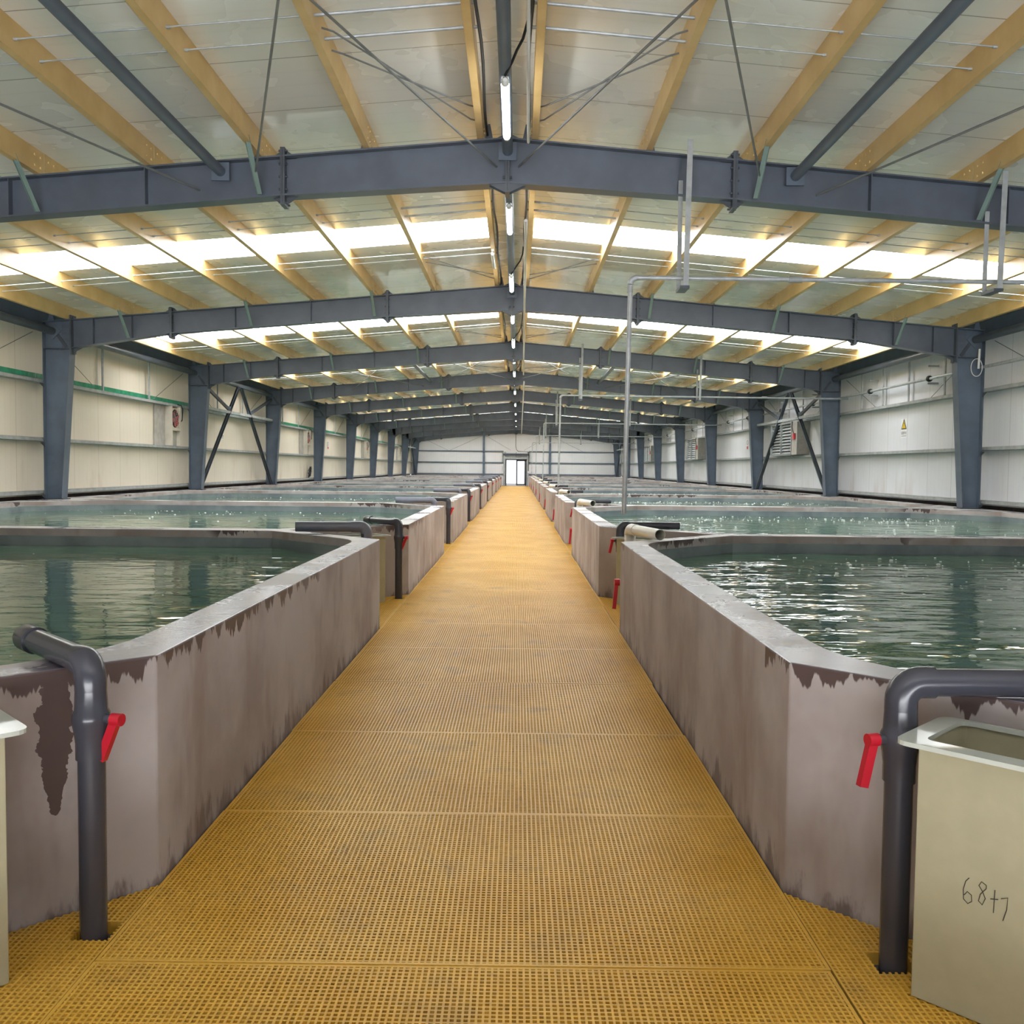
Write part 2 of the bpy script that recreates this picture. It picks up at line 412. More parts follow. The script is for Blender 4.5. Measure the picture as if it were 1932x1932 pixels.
# header box and rail over the far door
hd = empty('door_header', (-.1, YE-.1, 2.5))
P(MB().box(-1.12, .92, YE-.16, YE-.02, 2.36, 2.52), 'lintel', 'galv_dull', hd)
P(MB().box(-1.28, 1.05, YE-.2, YE-.08, 2.68, 2.86), 'track', 'steel_dark', hd)
for x in (-1.35, -1.05, -.12, .9, 1.13): P(MB().box(x-.035, x+.035, YE-.15, YE-.03, 2.1 if abs(x) > 1.1 else 2.4, 3.0), 'bracket', 'galv_dull', hd)
tag(hd, 'grey sliding track and lintel above the far doorway', 'door track')
for x in (-1.16, .93):
    tag(MB().box(x-.07, x+.07, YE-.14, YE, 0, 3.0).build('door_post', 'galv_dull'), 'galvanised post on the %s side of the far doorway' % ('left' if x < 0 else 'right'), 'post', 'posts beside the doorway')
tag(MB().box(-1.34, 1.02, YE-.9, YE, -.06, -.001).build('door_sill', 'concrete_pad'), 'pale concrete sill before the far doorway', 'sill')

# ================================================================== GRATING
PIT = 0.0199
def bars(poly, holes=(), z1=0.0, z0=-.045, border=False):
    """grating bars clipped to a convex polygon [(x,y)...] minus rectangles"""
    mb = MB()
    def clip(axis, c):
        lo, hi = None, None; n = len(poly)
        for i in range(n):
            a, b = poly[i], poly[(i+1) % n]
            ca, cb_ = a[axis]-c, b[axis]-c
            if (ca <= 0) != (cb_ <= 0):
                t = ca/(ca-cb_); v = a[1-axis]+t*(b[1-axis]-a[1-axis])
                lo = v if lo is None else min(lo, v); hi = v if hi is None else max(hi, v)
        if lo is None or hi-lo < .01: return []
        segs = [(lo, hi)]
        for (xa, xb, ya, yb) in holes:
            r = ((xa, xb), (ya, yb))
            if r[axis][0] < c < r[axis][1]:
                h0, h1 = r[1-axis]; ns = []
                for s0, s1 in segs:
                    if h0 > s0: ns.append((s0, min(s1, h0)))
                    if h1 < s1: ns.append((max(s0, h1), s1))
                segs = [q_ for q_ in ns if q_[1]-q_[0] > .004]
        return segs
    xs = [p[0] for p in poly]; ys = [p[1] for p in poly]
    def frange(a, b):
        n = max(1, round((b-a)/PIT)); return [a+(b-a)*i/n for i in range(n+1)]
    for i, c in enumerate(frange(min(xs), max(xs))):
        hw = .0058 if (border and (c < min(xs)+.001 or c > max(xs)-.001)) else .0036
        c2 = min(max(c, min(xs)+hw), max(xs)-hw)
        for a, b in clip(0, c2): mb.box(c2-hw, c2+hw, a, b, z0, z1)
    for c in frange(min(ys), max(ys)):
        hw = .0058 if (border and (c < min(ys)+.001 or c > max(ys)-.001)) else .0036
        c2 = min(max(c, min(ys)+hw), max(ys)-hw)
        for a, b in clip(1, c2): mb.box(a, b, c2-hw, c2+hw, z0+.001, z1-(.0002 if hw > .005 else .0012))
    return mb
PL, GY0 = 1.29, 2.862
gw = [XL+.008, XR-.008]
proto = bars([(gw[0], 0), (gw[1], 0), (gw[1], PL-.002), (gw[0], PL-.002)], border=True).build('floor_grating', 'grating')
first = True
npan = 0
for j in range(-2, 62):
    y = GY0 + (j)*PL
    if y + PL > YE - .85: break
    o = proto if first else proto.copy()
    if not first: COL.objects.link(o)
    first = False
    o.location = (0.004*math.sin(j*2.3), y, -.004*((j*7) % 3)/3)
    if j < 0: lab = 'yellow moulded grating panel at the very bottom edge of the photo' if j == -1 else 'yellow grating panel under the viewer, below the bottom of the photo'
    else: lab = 'yellow moulded grating panel across the walkway, %s' % (('%s whole one' % NEAR[j]) if j < 10 else 'number %d from the viewer toward the door' % (j+1))
    tag(o, lab, 'floor grating', 'yellow grating panels along the walkway'); npan += 1
# corner pieces between the tanks
def pipe_hole(x, y, r=.062): return (x-r, x+r, y-r, y+r)
for k in range(0, 10):
    ym = Z0 + BAY*k
    for side, xf, nm in ((-1, XL, 'left'), (1, XR, 'right')):
        px, py = (-1.415, ym+.85) if side < 0 else (1.228, ym+.715)
        a, b_ = xf+side*(-.003), xf+side*(NOTCH-.01)
        if k == 0:
            ycut = ym + NOTCH
            poly = [(a, -1.0), (b_, -1.0), (b_, ym), (a, ycut-.004)]
        else:
            poly = [(a, ym-NOTCH+.004), (b_, ym), (a, ym+NOTCH-.004)]
        o = bars(poly, [pipe_hole(px, py)]).build('corner_grating', 'grating')
        o.location.z = -.002
        tag(o, 'yellow grating corner piece on the %s of the walkway around the %s standpipe' % (nm, NEAR[k]), 'floor grating', 'grating pieces in the corners between tanks')

# ================================================================== TANKS
def inner_poly(xf, side, xo_in, cham_o, ya, yb):
    """walkway side inner polygon of a tank (list ccw in (u,y))"""
    u0 = .22; c = NOTCH + .2*math.sqrt(2)
    w = .15
    uo = abs(xo_in - xf)
    pts = [(u0, ya + (c-u0)), (c-w, ya+w), (uo-cham_o, ya+w), (uo, ya+w+cham_o),
           (uo, yb-w-cham_o), (uo-cham_o, yb-w), (c-w, yb-w), (u0, yb-(c-u0))]
    # round the two corners nearest the walkway
    def fillet(prev, p, nxt, r=.35, n=5):
        p_, a, b = Vector(p), (Vector(prev)-Vector(p)).normalized(), (Vector(nxt)-Vector(p)).normalized()
        s, e = p_+a*r, p_+b*r
        return [tuple((1-t)**2*s+2*t*(1-t)*p_+t*t*e) for t in [i/n for i in range(n+1)]]
    out = fillet(pts[-1], pts[0], pts[1]) + pts[1:-1] + fillet(pts[-2], pts[-1], pts[0])
    return [(xf+side*u, y) for u, y in out]
def make_tank(side):
    xf = XL if side < 0 else XR
    xw = WL+.02 if side < 0 else WR-.02
    xin = -9.08 if side < 0 else 8.86
    ya, yb = .002, BAY-.002
    n = NOTCH
    outer = [(xf, ya+n), (xf+side*n, ya), (xw, ya), (xw, yb), (xf+side*n, yb), (xf, yb-n)]
    inner = inner_poly(xf, side, xin, 1.15, ya, yb)
    mb = MB(); zt = RIM; zb = -.62
    V3 = [Vector((x, y, zt)) for x, y in outer]; I3 = [Vector((x, y, zt)) for x, y in inner]
    allv = V3+I3; tris = tessellate_polygon([V3, I3])
    fs = []
    for t in tris:
        a, b, c = (allv[i] for i in t)
        fs.append(t if (b-a).cross(c-a).z > 0 else tuple(reversed(t)))
    no, ni = len(outer), len(inner)
    vs = [tuple(v) for v in allv] + [(x, y, zb) for x, y in outer] + [(x, y, zb) for x, y in inner]
    N = no+ni
    for i in range(no):
        j = (i+1) % no; f = (i, j, N+j, N+i); fs.append(f if side > 0 else tuple(reversed(f)))
    for i in range(ni):
        j = (i+1) % ni; f = (no+i, N+no+i, N+no+j, no+j); fs.append(f if side > 0 else tuple(reversed(f)))
    # bottom slab
    fs.append(tuple(N+no+i for i in range(ni)) if side > 0 else tuple(N+no+i for i in reversed(range(ni))))
    mb.add(vs, fs)
    root = empty('fish_tank', (0, 0, 0))
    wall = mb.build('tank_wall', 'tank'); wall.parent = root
    bm = bmesh.new(); bm.from_mesh(wall.data); bmesh.ops.recalc_face_normals(bm, faces=bm.faces); bm.to_mesh(wall.data); bm.free()
    # check the winding by the rim
    for p_ in wall.data.polygons:
        if abs(p_.center.z-zt) < 1e-4:
            if p_.normal.z < 0: wall.data.flip_normals()
            break
    bv = wall.modifiers.new('edge', 'BEVEL'); bv.width = .008; bv.segments = 2; bv.limit_method = 'ANGLE'; bv.angle_limit = math.radians(30)
    # coating: thin shell on the inner faces, stopping a hand below the rim
    lm = MB(); zt2 = RIM-.085
    cx = sum(p_[0] for p_ in inner)/ni; cyy = sum(p_[1] for p_ in inner)/ni
    sh = []
    for i in range(ni):
        a, b, c = Vector(inner[i-1]), Vector(inner[i]), Vector(inner[(i+1) % ni])
        n1 = Vector((-(b-a).y, (b-a).x)).normalized(); n2 = Vector((-(c-b).y, (c-b).x)).normalized()
        if (Vector((cx, cyy))-b).dot(n1+n2) < 0: n1, n2 = -n1, -n2
        nn = (n1+n2).normalized(); k = .010/max(.5, nn.dot(n1)); sh.append(tuple(b+nn*k))
    vs = []
    for z in (zt2, -.6): vs += [(x, y, z) for x, y in sh]
    vs += [(x, y, zt2+.004) for x, y in inner]
    fs = []
    for i in range(ni):
        j = (i+1) % ni
        fs.append((i, j, ni+j, ni+i)); fs.append((2*ni+i, 2*ni+j, j, i))
    fs.append(tuple(range(ni, 2*ni)))
    lm.add(vs, fs)
    ln = lm.build('tank_coating', 'liner'); ln.parent = root; ln['label'] = 'smooth grey waterproof coating inside the tank'
    # water outline
    wpoly = [(x, y) for x, y in sh]
    return root, wpoly, wall
water_z = .685
for side, nm in ((-1, 'left'), (1, 'right')):
    proto_t, wpoly, wallp = make_tank(side)
    wm = MB(); wm.add([(x, y, 0) for x, y in wpoly], [tuple(range(len(wpoly)))])
    wproto = wm.build('tank_water', 'water')
    if wproto.data.polygons[0].normal.z < 0: wproto.data.flip_normals()
    for k in range(10):
        root = proto_t if k == 0 else copy_tree(proto_t)
        root.location = (0, Z0+BAY*k, 0)
        tag(root, '%s low grey concrete fish tank with cut corners %s of the walkway' % (NEAR[k], nm), 'fish tank', 'concrete fish tanks %s of the walkway' % nm)
        wo = wproto if k == 0 else wproto.copy()
        if k: COL.objects.link(wo)
        wo.location = (0, Z0+BAY*k, water_z)
        tag(wo, '%s water filling the %s fish tank %s of the walkway' % ('calm green' if side < 0 else 'rippling green', NEAR[k], nm), 'water', kind='stuff')
    # bubbles
    xs = [p_[0] for p_ in wpoly]; ys = [p_[1] for p_ in wpoly]
    for k in range(0, 5):
        mb = MB(); cnt = (240 if side > 0 else 50) + (60 if k else 0)
        for _ in range(cnt):
            x = random.uniform(min(xs)+.5, max(xs)-.5); y = random.uniform(min(ys)+.9, max(ys)-.4)
            if k == 0 and side > 0 and random.random() < .6: y = random.uniform(5.2, 7.5)
            if k >= 1 and random.random() < .55: y = random.uniform(6.2, 7.7)
            u = abs(x-(XL if side < 0 else XR))
            if u < 1.6 and (y < 1.9 or y > BAY-1.7): continue
            r = random.choice((.006, .008, .010, .013, .02)) * (1.0 if k < 2 else 1.15)
            n_ = 7; vs = []
            for j, (rr, zz) in enumerate(((1, 0), (.8, .28), (.4, .42))):
                vs += [(x+r*rr*math.cos(2*math.pi*i/n_), y+r*rr*math.sin(2*math.pi*i/n_), r*zz) for i in range(n_)]
            fs = [(j*n_+i, j*n_+(i+1) % n_, (j+1)*n_+(i+1) % n_, (j+1)*n_+i) for j in range(2) for i in range(n_)] + [tuple(2*n_+i for i in range(n_))]
            mb.add(vs, fs, True)
        o = mb.build('foam_bubbles', 'foam'); o.location = (0, Z0+BAY*k, water_z+.001)
        tag(o, 'scattered white bubbles floating on the %s %s tank water' % (NEAR[k], nm), 'bubbles', kind='stuff')

# ================================================================== STEEL FRAMES
def beam_sec(mb, pa, pb, da, db, fw_=.20, tf=.016, tw=.012):
    """I beam segment; pa/pb = top centre points (x,z), depth da/db, lies in plane y=0, flange width fw_ in y"""
    (xa, za), (xb, zb) = pa, pb
    def q4(z1a, z2a, z1b, z2b, y0, y1):
        mb.prism([(xa, y0, za+z1a), (xb, y0, zb+z1b), (xb, y0, zb+z2b), (xa, y0, za+z2a)], (0, y1-y0, 0))
    q4(-tf, 0, -tf, 0, -fw_/2, fw_/2)
    q4(-da, -da+tf, -db, -db+tf, -fw_/2, fw_/2)
    q4(-da+tf, -tf, -db+tf, -tf, -tw/2, tw/2)
def rt_(x): return TOP - SLOPE*abs(x-RX)
def make_rafter():
    root = empty('roof_rafter', (RX, 0, TOP))
    for s in (-1, 1):
        dist = [0, 2.44, 6.67, 8.55]; dep = [.485, .43, .425, .57]
        xo = (CL_O+.33) if s < 0 else (CR_O-.33)
        dist[3] = abs(xo-RX)
        for i in range(3):
            mb = MB(); xa, xb = RX+s*dist[i], RX+s*dist[i+1]
            a, b = ((xa, rt_(xa)), (xb, rt_(xb))); da, db = dep[i], dep[i+1]
            if s < 0: a, b, da, db = b, a, db, da
            beam_sec(mb, a, b, da, db)
            # intermediate stiffener ribs
            if i > 0:
                for t in (.35, .7):
                    x = xa+(xb-xa)*t; dd = dep[i]+(dep[i+1]-dep[i])*t
                    mb.box(x-.005, x+.005, -.09, .09, rt_(x)-dd+.01, rt_(x)-.01)
            P(mb, 'beam_segment', 'steel_shaded', root)
        for i in (1, 2):
            x = RX+s*dist[i]; mb = MB(); zt, zb = rt_(x)+.085, rt_(x)-dep[i]-.095
            mb.box(x-.012, x+.012, -.1, .1, zb, zt).box(x+.014, x+.038, -.1, .1, zb, zt)
            for dx in (-1, 1):
                for zz, sg in ((rt_(x), 1), (rt_(x)-dep[i], -1)):
                    x2 = x+.013+dx*.02
                    mb.prism([(x2, -.006, zz-.02*sg), (x2+dx*.13, -.006, zz - .01*sg), (x2, -.006, zz+sg*.08)], (0, .012, 0))
            # bolts
            for zz in (zt-.03, zt-.17, zb+.03, zb+.17, (zt+zb)/2):
                for yy in (-.06, .06): mb.tube([(x-.035, yy, zz), (x+.06, yy, zz)], .012, 6)
            # small gusset web plate square to the beam
            P(mb, 'splice_plate', 'steel_dark', root)
    mb = MB(); zt, zb = TOP+.07, TOP-.485-.10
    mb.box(RX-.024, RX-.001, -.1, .1, zb, zt).box(RX+.001, RX+.024, -.1, .1, zb, zt)
    for dx in (-1, 1):
        mb.prism([(RX+dx*.02, -.09, TOP-.485+.005), (RX+dx*.2, -.09, TOP-.5), (RX+dx*.02, -.09, zb)], (0, .012, 0))
        mb.prism([(RX+dx*.02, -.006, TOP-.485+.005), (RX+dx*.2, -.006, TOP-.5), (RX+dx*.02, -.006, zb)], (0, .012, 0))
        mb.prism([(RX+dx*.02, -.006, TOP-.01), (RX+dx*.2, -.006, TOP-.02), (RX+dx*.02, -.006, zt)], (0, .012, 0))
    for zz in (zt-.04, zt-.2, zb+.04, zb+.17):
        for yy in (-.06, .06): mb.tube([(RX-.05, yy, zz), (RX+.05, yy, zz)], .012, 6)
    P(mb, 'ridge_plate', 'steel_dark', root)
    # purlin cleats: small triangular upstands
    for s in (-1, 1):
        for d in PURL:
            x = RX+s*d; z = rt_(x); mb = MB()
            xs_ = x - s*.055 if d < .3 else x + s*.06
            mb.prism([(xs_-.05, -.005, z), (xs_+.05, -.005, z), (xs_+.012, -.005, z+.19), (xs_-.012, -.005, z+.19)], (0, .01, 0))
            P(mb, 'purlin_cleat', 'steel_dark', root)
    return root
raf = make_rafter()
for k in range(1, 11):
    o = raf if k == 1 else copy_tree(raf)
    o.location = (RX, FR[k] if k < 10 else YE-.14, TOP)
    tag(o, ('blue-grey steel roof rafter against the end wall' if k == 10 else '%s blue-grey steel roof rafter spanning the hall' % NEAR[k-1]), 'rafter', 'steel roof rafters')
def make_column(s):
    xo = CL_O if s < 0 else CR_O; q = -s
    root = empty('steel_column', (xo, 0, RIM))
    zk = rt_(xo+q*.3)
    xb, xt = xo+q*.345, xo+q*.545
    zt_in = rt_(xo+q*.5)-.56
    def xin(z): return xb+(xt-xb)*(z-RIM)/(zt_in-RIM)
    mb = MB()
    z0 = RIM+.02
    mb.box(xo, xo+q*.014, -.115, .115, z0, zk-.0)                       # outer flange
    mb.prism([(xb-q*.014, -.115, z0), (xb, -.115, z0), (xt, -.115, zt_in), (xt-q*.014, -.115, zt_in)], (0, .23, 0))
    mb.prism([(xo+q*.014, -.006, z0), (xb-q*.014, -.006, z0), (xt-q*.014, -.006, zt_in), (xt-q*.014, -.006, rt_(xt)-.01), (xo+q*.014, -.006, rt_(xo)-.01)], (0, .012, 0))
    P(mb, 'column_shaft', 'steel', root)
    mb = MB()
    mb.box(xo+q*.014, xt, -.11, .11, zt_in-.012, zt_in)                 # stiffener at knee
    mb.box(xt-q*.01, xt+q*.02, -.11, .11, zt_in-.1, rt_(xt)+.08)       # end plate
    # haunch curve under the rafter
    pts = [(xt+q*.02, -.09, zt_in), (xt+q*.02, -.09, zt_in-.1)]
    mb.prism([(xt+q*.02, -.006, zt_in+.02), (xt+q*.2, -.006, zt_in+.02), (xt+q*.08, -.006, zt_in-.04), (xt+q*.02, -.006, zt_in-.12)], (0, .012, 0))
    mb.prism([(xt+q*.02, -.006, rt_(xt)-.01), (xt+q*.14, -.006, rt_(xt)-.02), (xt+q*.02, -.006, rt_(xt)+.07)], (0, .012, 0))
    mb.prism([(xt-q*.02, -.006, rt_(xt)-.01), (xt-q*.14, -.006, rt_(xt)-.0), (xt-q*.02, -.006, rt_(xt)+.07)], (0, .012, 0))
    mb.bar((xo+q*.2, -.02, zt_in+.35), (xt-q*.12, -.02, zt_in+.03), .06, .012, (0, 1, 0))
    P(mb, 'knee_plate', 'steel_dark', root)
    mb = MB(); mb.prism([(xo, -.12, rt_(xo)), (xt, -.12, rt_(xt)), (xt, -.12, rt_(xt)-.014), (xo, -.12, rt_(xo)-.014)], (0, .24, 0))
    x1 = xo+q*.12
    mb.prism([(x1-.07, -.005, rt_(x1)), (x1+.07, -.005, rt_(x1)), (x1+.02, -.005, rt_(x1)+.2), (x1-.02, -.005, rt_(x1)+.2)], (0, .01, 0))
    P(mb, 'cap_plate', 'steel', root)
    P(MB().box(xo-q*.0, xb+q*.05, -.14, .14, RIM+.001, RIM+.02), 'base_plate', 'steel_dark', root)
    # girt cleats on the outer flange
    for z in (3.2, 2.05, 1.02):
        mb = MB()
        for yy in (-1, 1): mb.prism([(xo+q*.02, yy*.11, z-.06), (xo+q*.02, yy*.27, z-.06), (xo+q*.02, yy*.24, z-.085), (xo+q*.02, yy*.11, z-.15)], (q*.01, 0, 0))
        P(mb, 'girt_cleat', 'steel_dark', root)
    return root
for s, nm in ((-1, 'left'), (1, 'right')):
    c0 = make_column(s)
    for k in range(2, 11):
        o = c0 if k == 2 else copy_tree(c0)
        o.location.y = FR[k] if k < 10 else YE-.16
        tag(o, ('tapered blue-grey steel column in the far %s corner of the hall' % nm) if k == 10 else '%s tapered blue-grey steel column along the %s wall' % (NEAR[k-2], nm), 'column', 'tapered columns along the %s wall' % nm)
# purlins: C profile, web facing the ridge
def purlin_mesh(L):
    mb = MB(); h, f = .245, .07
    mb.box(-.0015, .0015, 0, L, 0, h).box(0, f, 0, L, 0, .003).box(0, f, 0, L, h-.003, h).box(f-.003, f, 0, L, 0, .02)
    return mb
pm = {}
for s in (-1, 1):
    mb = purlin_mesh(BAY-.01)
    if s < 0: pass
    # bolts at both ends and at the rod lines
    for yy in (.08, .2, BAY-.21, BAY-.09):
        for zz in (.06, .17): mb.tube([(-.012, yy, zz), (.012, yy, zz)], .012, 6)
    o = mb.build('purlin', 'purlin')
    if s > 0:
        pass
    pm[s] = o
for s, nm in ((-1, 'left'), (1, 'right')):
    for b in range(0, 10):
        for i, d in enumerate(PURL):
            o = pm[s] if (b == 0 and i == 0) else pm[s].copy()
            if not (b == 0 and i == 0): COL.objects.link(o)
            x = RX+s*d
            ya = FR[b] + .005
            o.location = (x, ya, rt_(x)+.004); o.scale = (s, 1, 1)
            if b == 9: o.scale = (s, (YE-FR[9]-.03)/BAY, 1)
            side = 'ridge' if i == 0 else nm
            tag(o, 'tan purlin, %s %s of the ridge, %s' % (ORD[i], nm, bayname(b)), 'purlin', 'tan purlins of the %s roof slope' % nm)
# sag rods
RODS = (2.58, 2.98, 5.2, 5.6)
for s, nm in ((-1, 'left'), (1, 'right')):
    for j, yr in enumerate(RODS):
        mb = MB(); xa, xb = RX+s*.24, RX+s*8.7
        mb.tube([(xa, 0, rt_(xa)+.10), (xb, 0, rt_(xb)+.10)], .0065, 6)
        xc = RX+s*1.48
        mb.tube([(xa+s*.03, 0, rt_(xa)+.1), (xc, 0, rt_(xc)+.1)], .014, 8)
        for d in PURL:
            x = RX+s*d
            mb.tube([(x-.035, 0, rt_(x)+.1), (x+.035, 0, rt_(x)+.1)], .013, 6)
        o = mb.build('sag_rod', 'galv')
        for b in range(0, 10):
            q_ = o if b == 0 else o.copy()
            if b: COL.objects.link(q_)
            q_.location = (0, FR[b]+yr, 0)
            tag(q_, '%s thin sag rod across the %s slope, %s' % (ORD[j], nm, bayname(b)), 'rod', 'sag rods through the purlins')
# diagonal sag rods next to the ridge before each rafter
for s, nm in ((-1, 'left'), (1, 'right')):
    mb = []
    for (ya, yb, w_) in ((5.75, 7.25, 'outer'), (5.35, 7.62, 'inner')):
        m_ = MB(); xa, xb = RX+s*1.46, RX+s*.28
        m_.tube([(xa, ya, rt_(xa)+.07), (xa+s*-.08, ya+.06, rt_(xa)+.07), (xb+s*.1, yb-.06, rt_(xb)+.08), (xb, yb, rt_(xb)+.08)], .008, 6)
        o = m_.build('diagonal_rod', 'rod')
        for b in range(0, 6):
            q_ = o if b == 0 else o.copy()
            if b: COL.objects.link(q_)
            q_.location = (0, FR[b], 0)
            tag(q_, 'bent diagonal rod just %s of the ridge, %s one, %s' % (nm, w_, bayname(b)), 'rod', 'diagonal rods beside the ridge')
# tie pipes: ridge, mid slope (braced bays), eave
def tie(x, z, r, yA, yB, label, group, diamond=False):
    root = empty('tie_pipe', (x, (yA+yB)/2, z))
    P(MB().tube([(x, yA+.02, z), (x, yB-.02, z)], r, 18), 'pipe', 'steel' if not diamond else 'steel_dark', root)
    for y in (yA+.012, yB-.012):
        mb = MB(); h = r*1.75
        if diamond: mb.prism([(x-h*1.3, y-.005, z), (x, y-.005, z-h*1.3), (x+h*1.3, y-.005, z), (x, y-.005, z+h*1.3)], (0, .01, 0))
        else: mb.box(x-h, x+h, y-.005, y+.005, z-h, z+h)
        P(mb, 'end_plate', 'steel', root)
    tag(root, label, 'tie pipe', group); return root
for b in range(0, 10):
    ya, yb = FR[b]+.10, (FR[b+1] if b < 9 else YE-.14)-.10
    tie(RX, 4.98, .055, ya, yb, 'round steel tie pipe running along the ridge, %s' % bayname(b), 'tie pipes along the ridge')
    if b in (0, 3, 9):
        for s, nm in ((-1, 'left'), (1, 'right')):
            tie(RX+s*3.09, 4.74, .055, ya, yb, 'round steel tie pipe on the %s slope, %s' % (nm, bayname(b)), 'tie pipes on the slopes')
    if b >= 1:
        for s, nm in ((-1, 'left'), (1, 'right')):
            x = (CL_O+.16) if s < 0 else (CR_O-.16)
            tie(x, 4.17, .075, ya-.08, yb+.08, 'round steel eave pipe atop the %s wall, %s' % (nm, bayname(b)), 'eave pipes', True)
# cross rods in braced bays
def rod(p, q, r, label, group):
    o = MB().tube([p, q], r, 6).build('brace_rod', 'rod'); tag(o, label, 'rod', group)
for b in (0, 3):
    ya, yb = FR[b]+.05, FR[b+1]-.02
    for s, nm in ((-1, 'left'), (1, 'right')):
        cells = [(.12, 2.75), (3.35, 6.0)] 
        for i, (da, db) in enumerate(cells):
            w_ = ('beside the ridge', 'down the slope')[i]
            za, zb = rt_(RX+s*da)-.1, rt_(RX+s*db)-.12
            rod((RX+s*da, yb, rt_(RX+s*da)-.28), (RX+s*db, ya, rt_(RX+s*db)-.14), .011, 'outward brace rod %s, %s, %s' % (w_, nm, bayname(b)), 'roof brace rods')
            rod((RX+s*db, yb, rt_(RX+s*db)-.22), (RX+s*da, ya, rt_(RX+s*da)-.14), .011, 'inward brace rod %s, %s, %s' % (w_, nm, bayname(b)), 'roof brace rods')
# fly braces
for s, nm in ((-1, 'left'), (1, 'right')):
    for i, d in enumerate((2.65, 5.05, 7.45)):
        x = RX+s*(d+.02); dep = .43 if i < 2 else .48
        mb = MB()
        a = Vector((x, -.105, rt_(x)-dep+.03)); b_ = Vector((x, -.58, rt_(x)+.06))
        mb.bar(a, b_, .05, .004, (0, 1, 1)); mb.bar(a+Vector((s*.024, 0, 0)), b_+Vector((s*.024, 0, 0)), .004, .045, (0, 1, 1))
        o = mb.build('fly_brace', 'fly')
        for k in range(1, 10):
            if k == 1 and i == 2: continue
            if k == 1: q_ = o
            elif i == 2 and k == 2: q_ = o
            else:
                q_ = o.copy(); COL.objects.link(q_)
            q_.location = (0, FR[k], 0)
            tag(q_, 'pale green angle brace on the %s rafter, %s out on the %s' % (ORD[k-1], ORD[i], nm), 'brace', 'fly braces between rafters and purlins')

# ================================================================== LED TUBES AND CABLES ON THE RIDGE
def make_lamp():
    root = empty('tube_light', (RX, 0, 4.90)); L = 1.42
    P(MB().tube([(RX, .05, 4.885), (RX, .09, 4.885), (RX, L-.09, 4.885), (RX, L-.05, 4.885)], .036, 14, True, [.028, .036, .036, .028]), 'lamp_tube', 'tube', root)
    for y, e in ((0, 1), (L, -1)):
        P(MB().tube([(RX, y, 4.887), (RX, y+e*.025, 4.887), (RX, y+e*.07, 4.887)], .03, 12, True, [.018, .034, .034]), 'end_cap', 'tube_off', root)
    P(MB().box(RX-.03, RX+.03, .02, L-.02, 4.921, 4.927), 'back_rail', 'galv_dull', root)
    return root
lamp = make_lamp(); lamps = []
for k in range(0, 10):
    for j, off in enumerate((5.84, 9.60)):
        y = FR[k]+off
        if y > YE-3: continue
        lamps.append(y)
for i, y in enumerate(lamps):
    o = lamp if i == 0 else copy_tree(lamp)
    o.location = (RX, y, 4.90)
    tag(o, 'lit white tube light under the ridge pipe, %s' % (NEAR[i] if i < 10 else 'number %d from the viewer' % (i+1)), 'light', 'lit tube lights under the ridge')
# unlit emergency tube on the left ridge purlin
t_ = empty('batten_lamp', (RX-.26, 16.0, 5.0))
P(MB().tube([(RX-.29, 14.9, 5.0), (RX-.29, 15.9, 5.0)], .03, 12), 'lamp_tube', 'tube_off', t_)
P(MB().box(RX-.31, RX-.27, 14.85, 15.95, 5.03, 5.06), 'housing', 'white_plastic', t_)
tag(t_, 'unlit clear tube lamp on the left ridge purlin', 'light')
def cable(pts, r, label, mat='black', name='cable'):
    tag(MB().tube(pts, r, 8).build(name, mat), label, 'cable')
for s, nm in ((-1, 'left'), (1, 'right')):
    pts = []
    y = 2.4
    while y < YE-2:
        pts.append((RX+s*.215+s*.012*math.sin(y*2.1), y, 5.17+.02*math.sin(y*3.3))); y += .35
    cable(pts, .014, 'black cable clipped along the inner face of the %s ridge purlin' % nm)
for i in range(0, 8, 2):
    y = lamps[i]; x1 = RX+.20
    cable([(x1, y-.75, 5.2), (x1-.01, y-.55, 5.13), (x1-.05, y-.42, 5.04), (x1-.1, y-.3, 5.0), (RX+.06, y-.15, 4.97), (RX+.0, y-.05, 4.9)], .012,
          'short black lead looping from the ridge cable to the %s tube light' % NEAR[i])
# long white conduits hanging beside the ridge
for i, (ya, yb, za, zb, xa, xb) in enumerate(((5.2, 8.55, 4.62, 4.55, .03, .07), (11.2, 29.0, 4.55, 4.5, .07, .16), (30.5, 74, 4.42, 4.35, .19, .30))):
    mb = MB(); n_ = 24
    mb.tube([(xa+(xb-xa)*t/n_, ya+(yb-ya)*t/n_, za+(zb-za)*t/n_ - .03*math.sin(t/n_*math.pi*3)**2) for t in range(n_+1)], .013 + .006*i, 8)
    tag(mb.build('hanging_conduit', 'white_plastic'), ('short white conduit hanging beside the ridge in front of the first rafter', 'long white conduit hanging beside the ridge from the first to the third rafter', 'far white conduit running beside the ridge toward the end wall')[i], 'conduit', 'white conduits beside the ridge')
cable([(RX-.02, YE-1.2, 4.5), (RX-.02, YE-1.2, 3.5), (RX+.04, YE-1.1, 3.2), (RX+.2, YE-.9, 3.05), (.95, YE-.25, 3.02), (1.0, YE-.2, 2.9), (.99, YE-.17, 1.3)], .022, 'dark cable dropping from the roof over the far door')
tag(MB().box(.92, 1.06, YE-.22, YE-.141, 1.15, 1.3).build('wall_switch', 'white_plastic'), 'small white switch box right of the far door', 'switch')

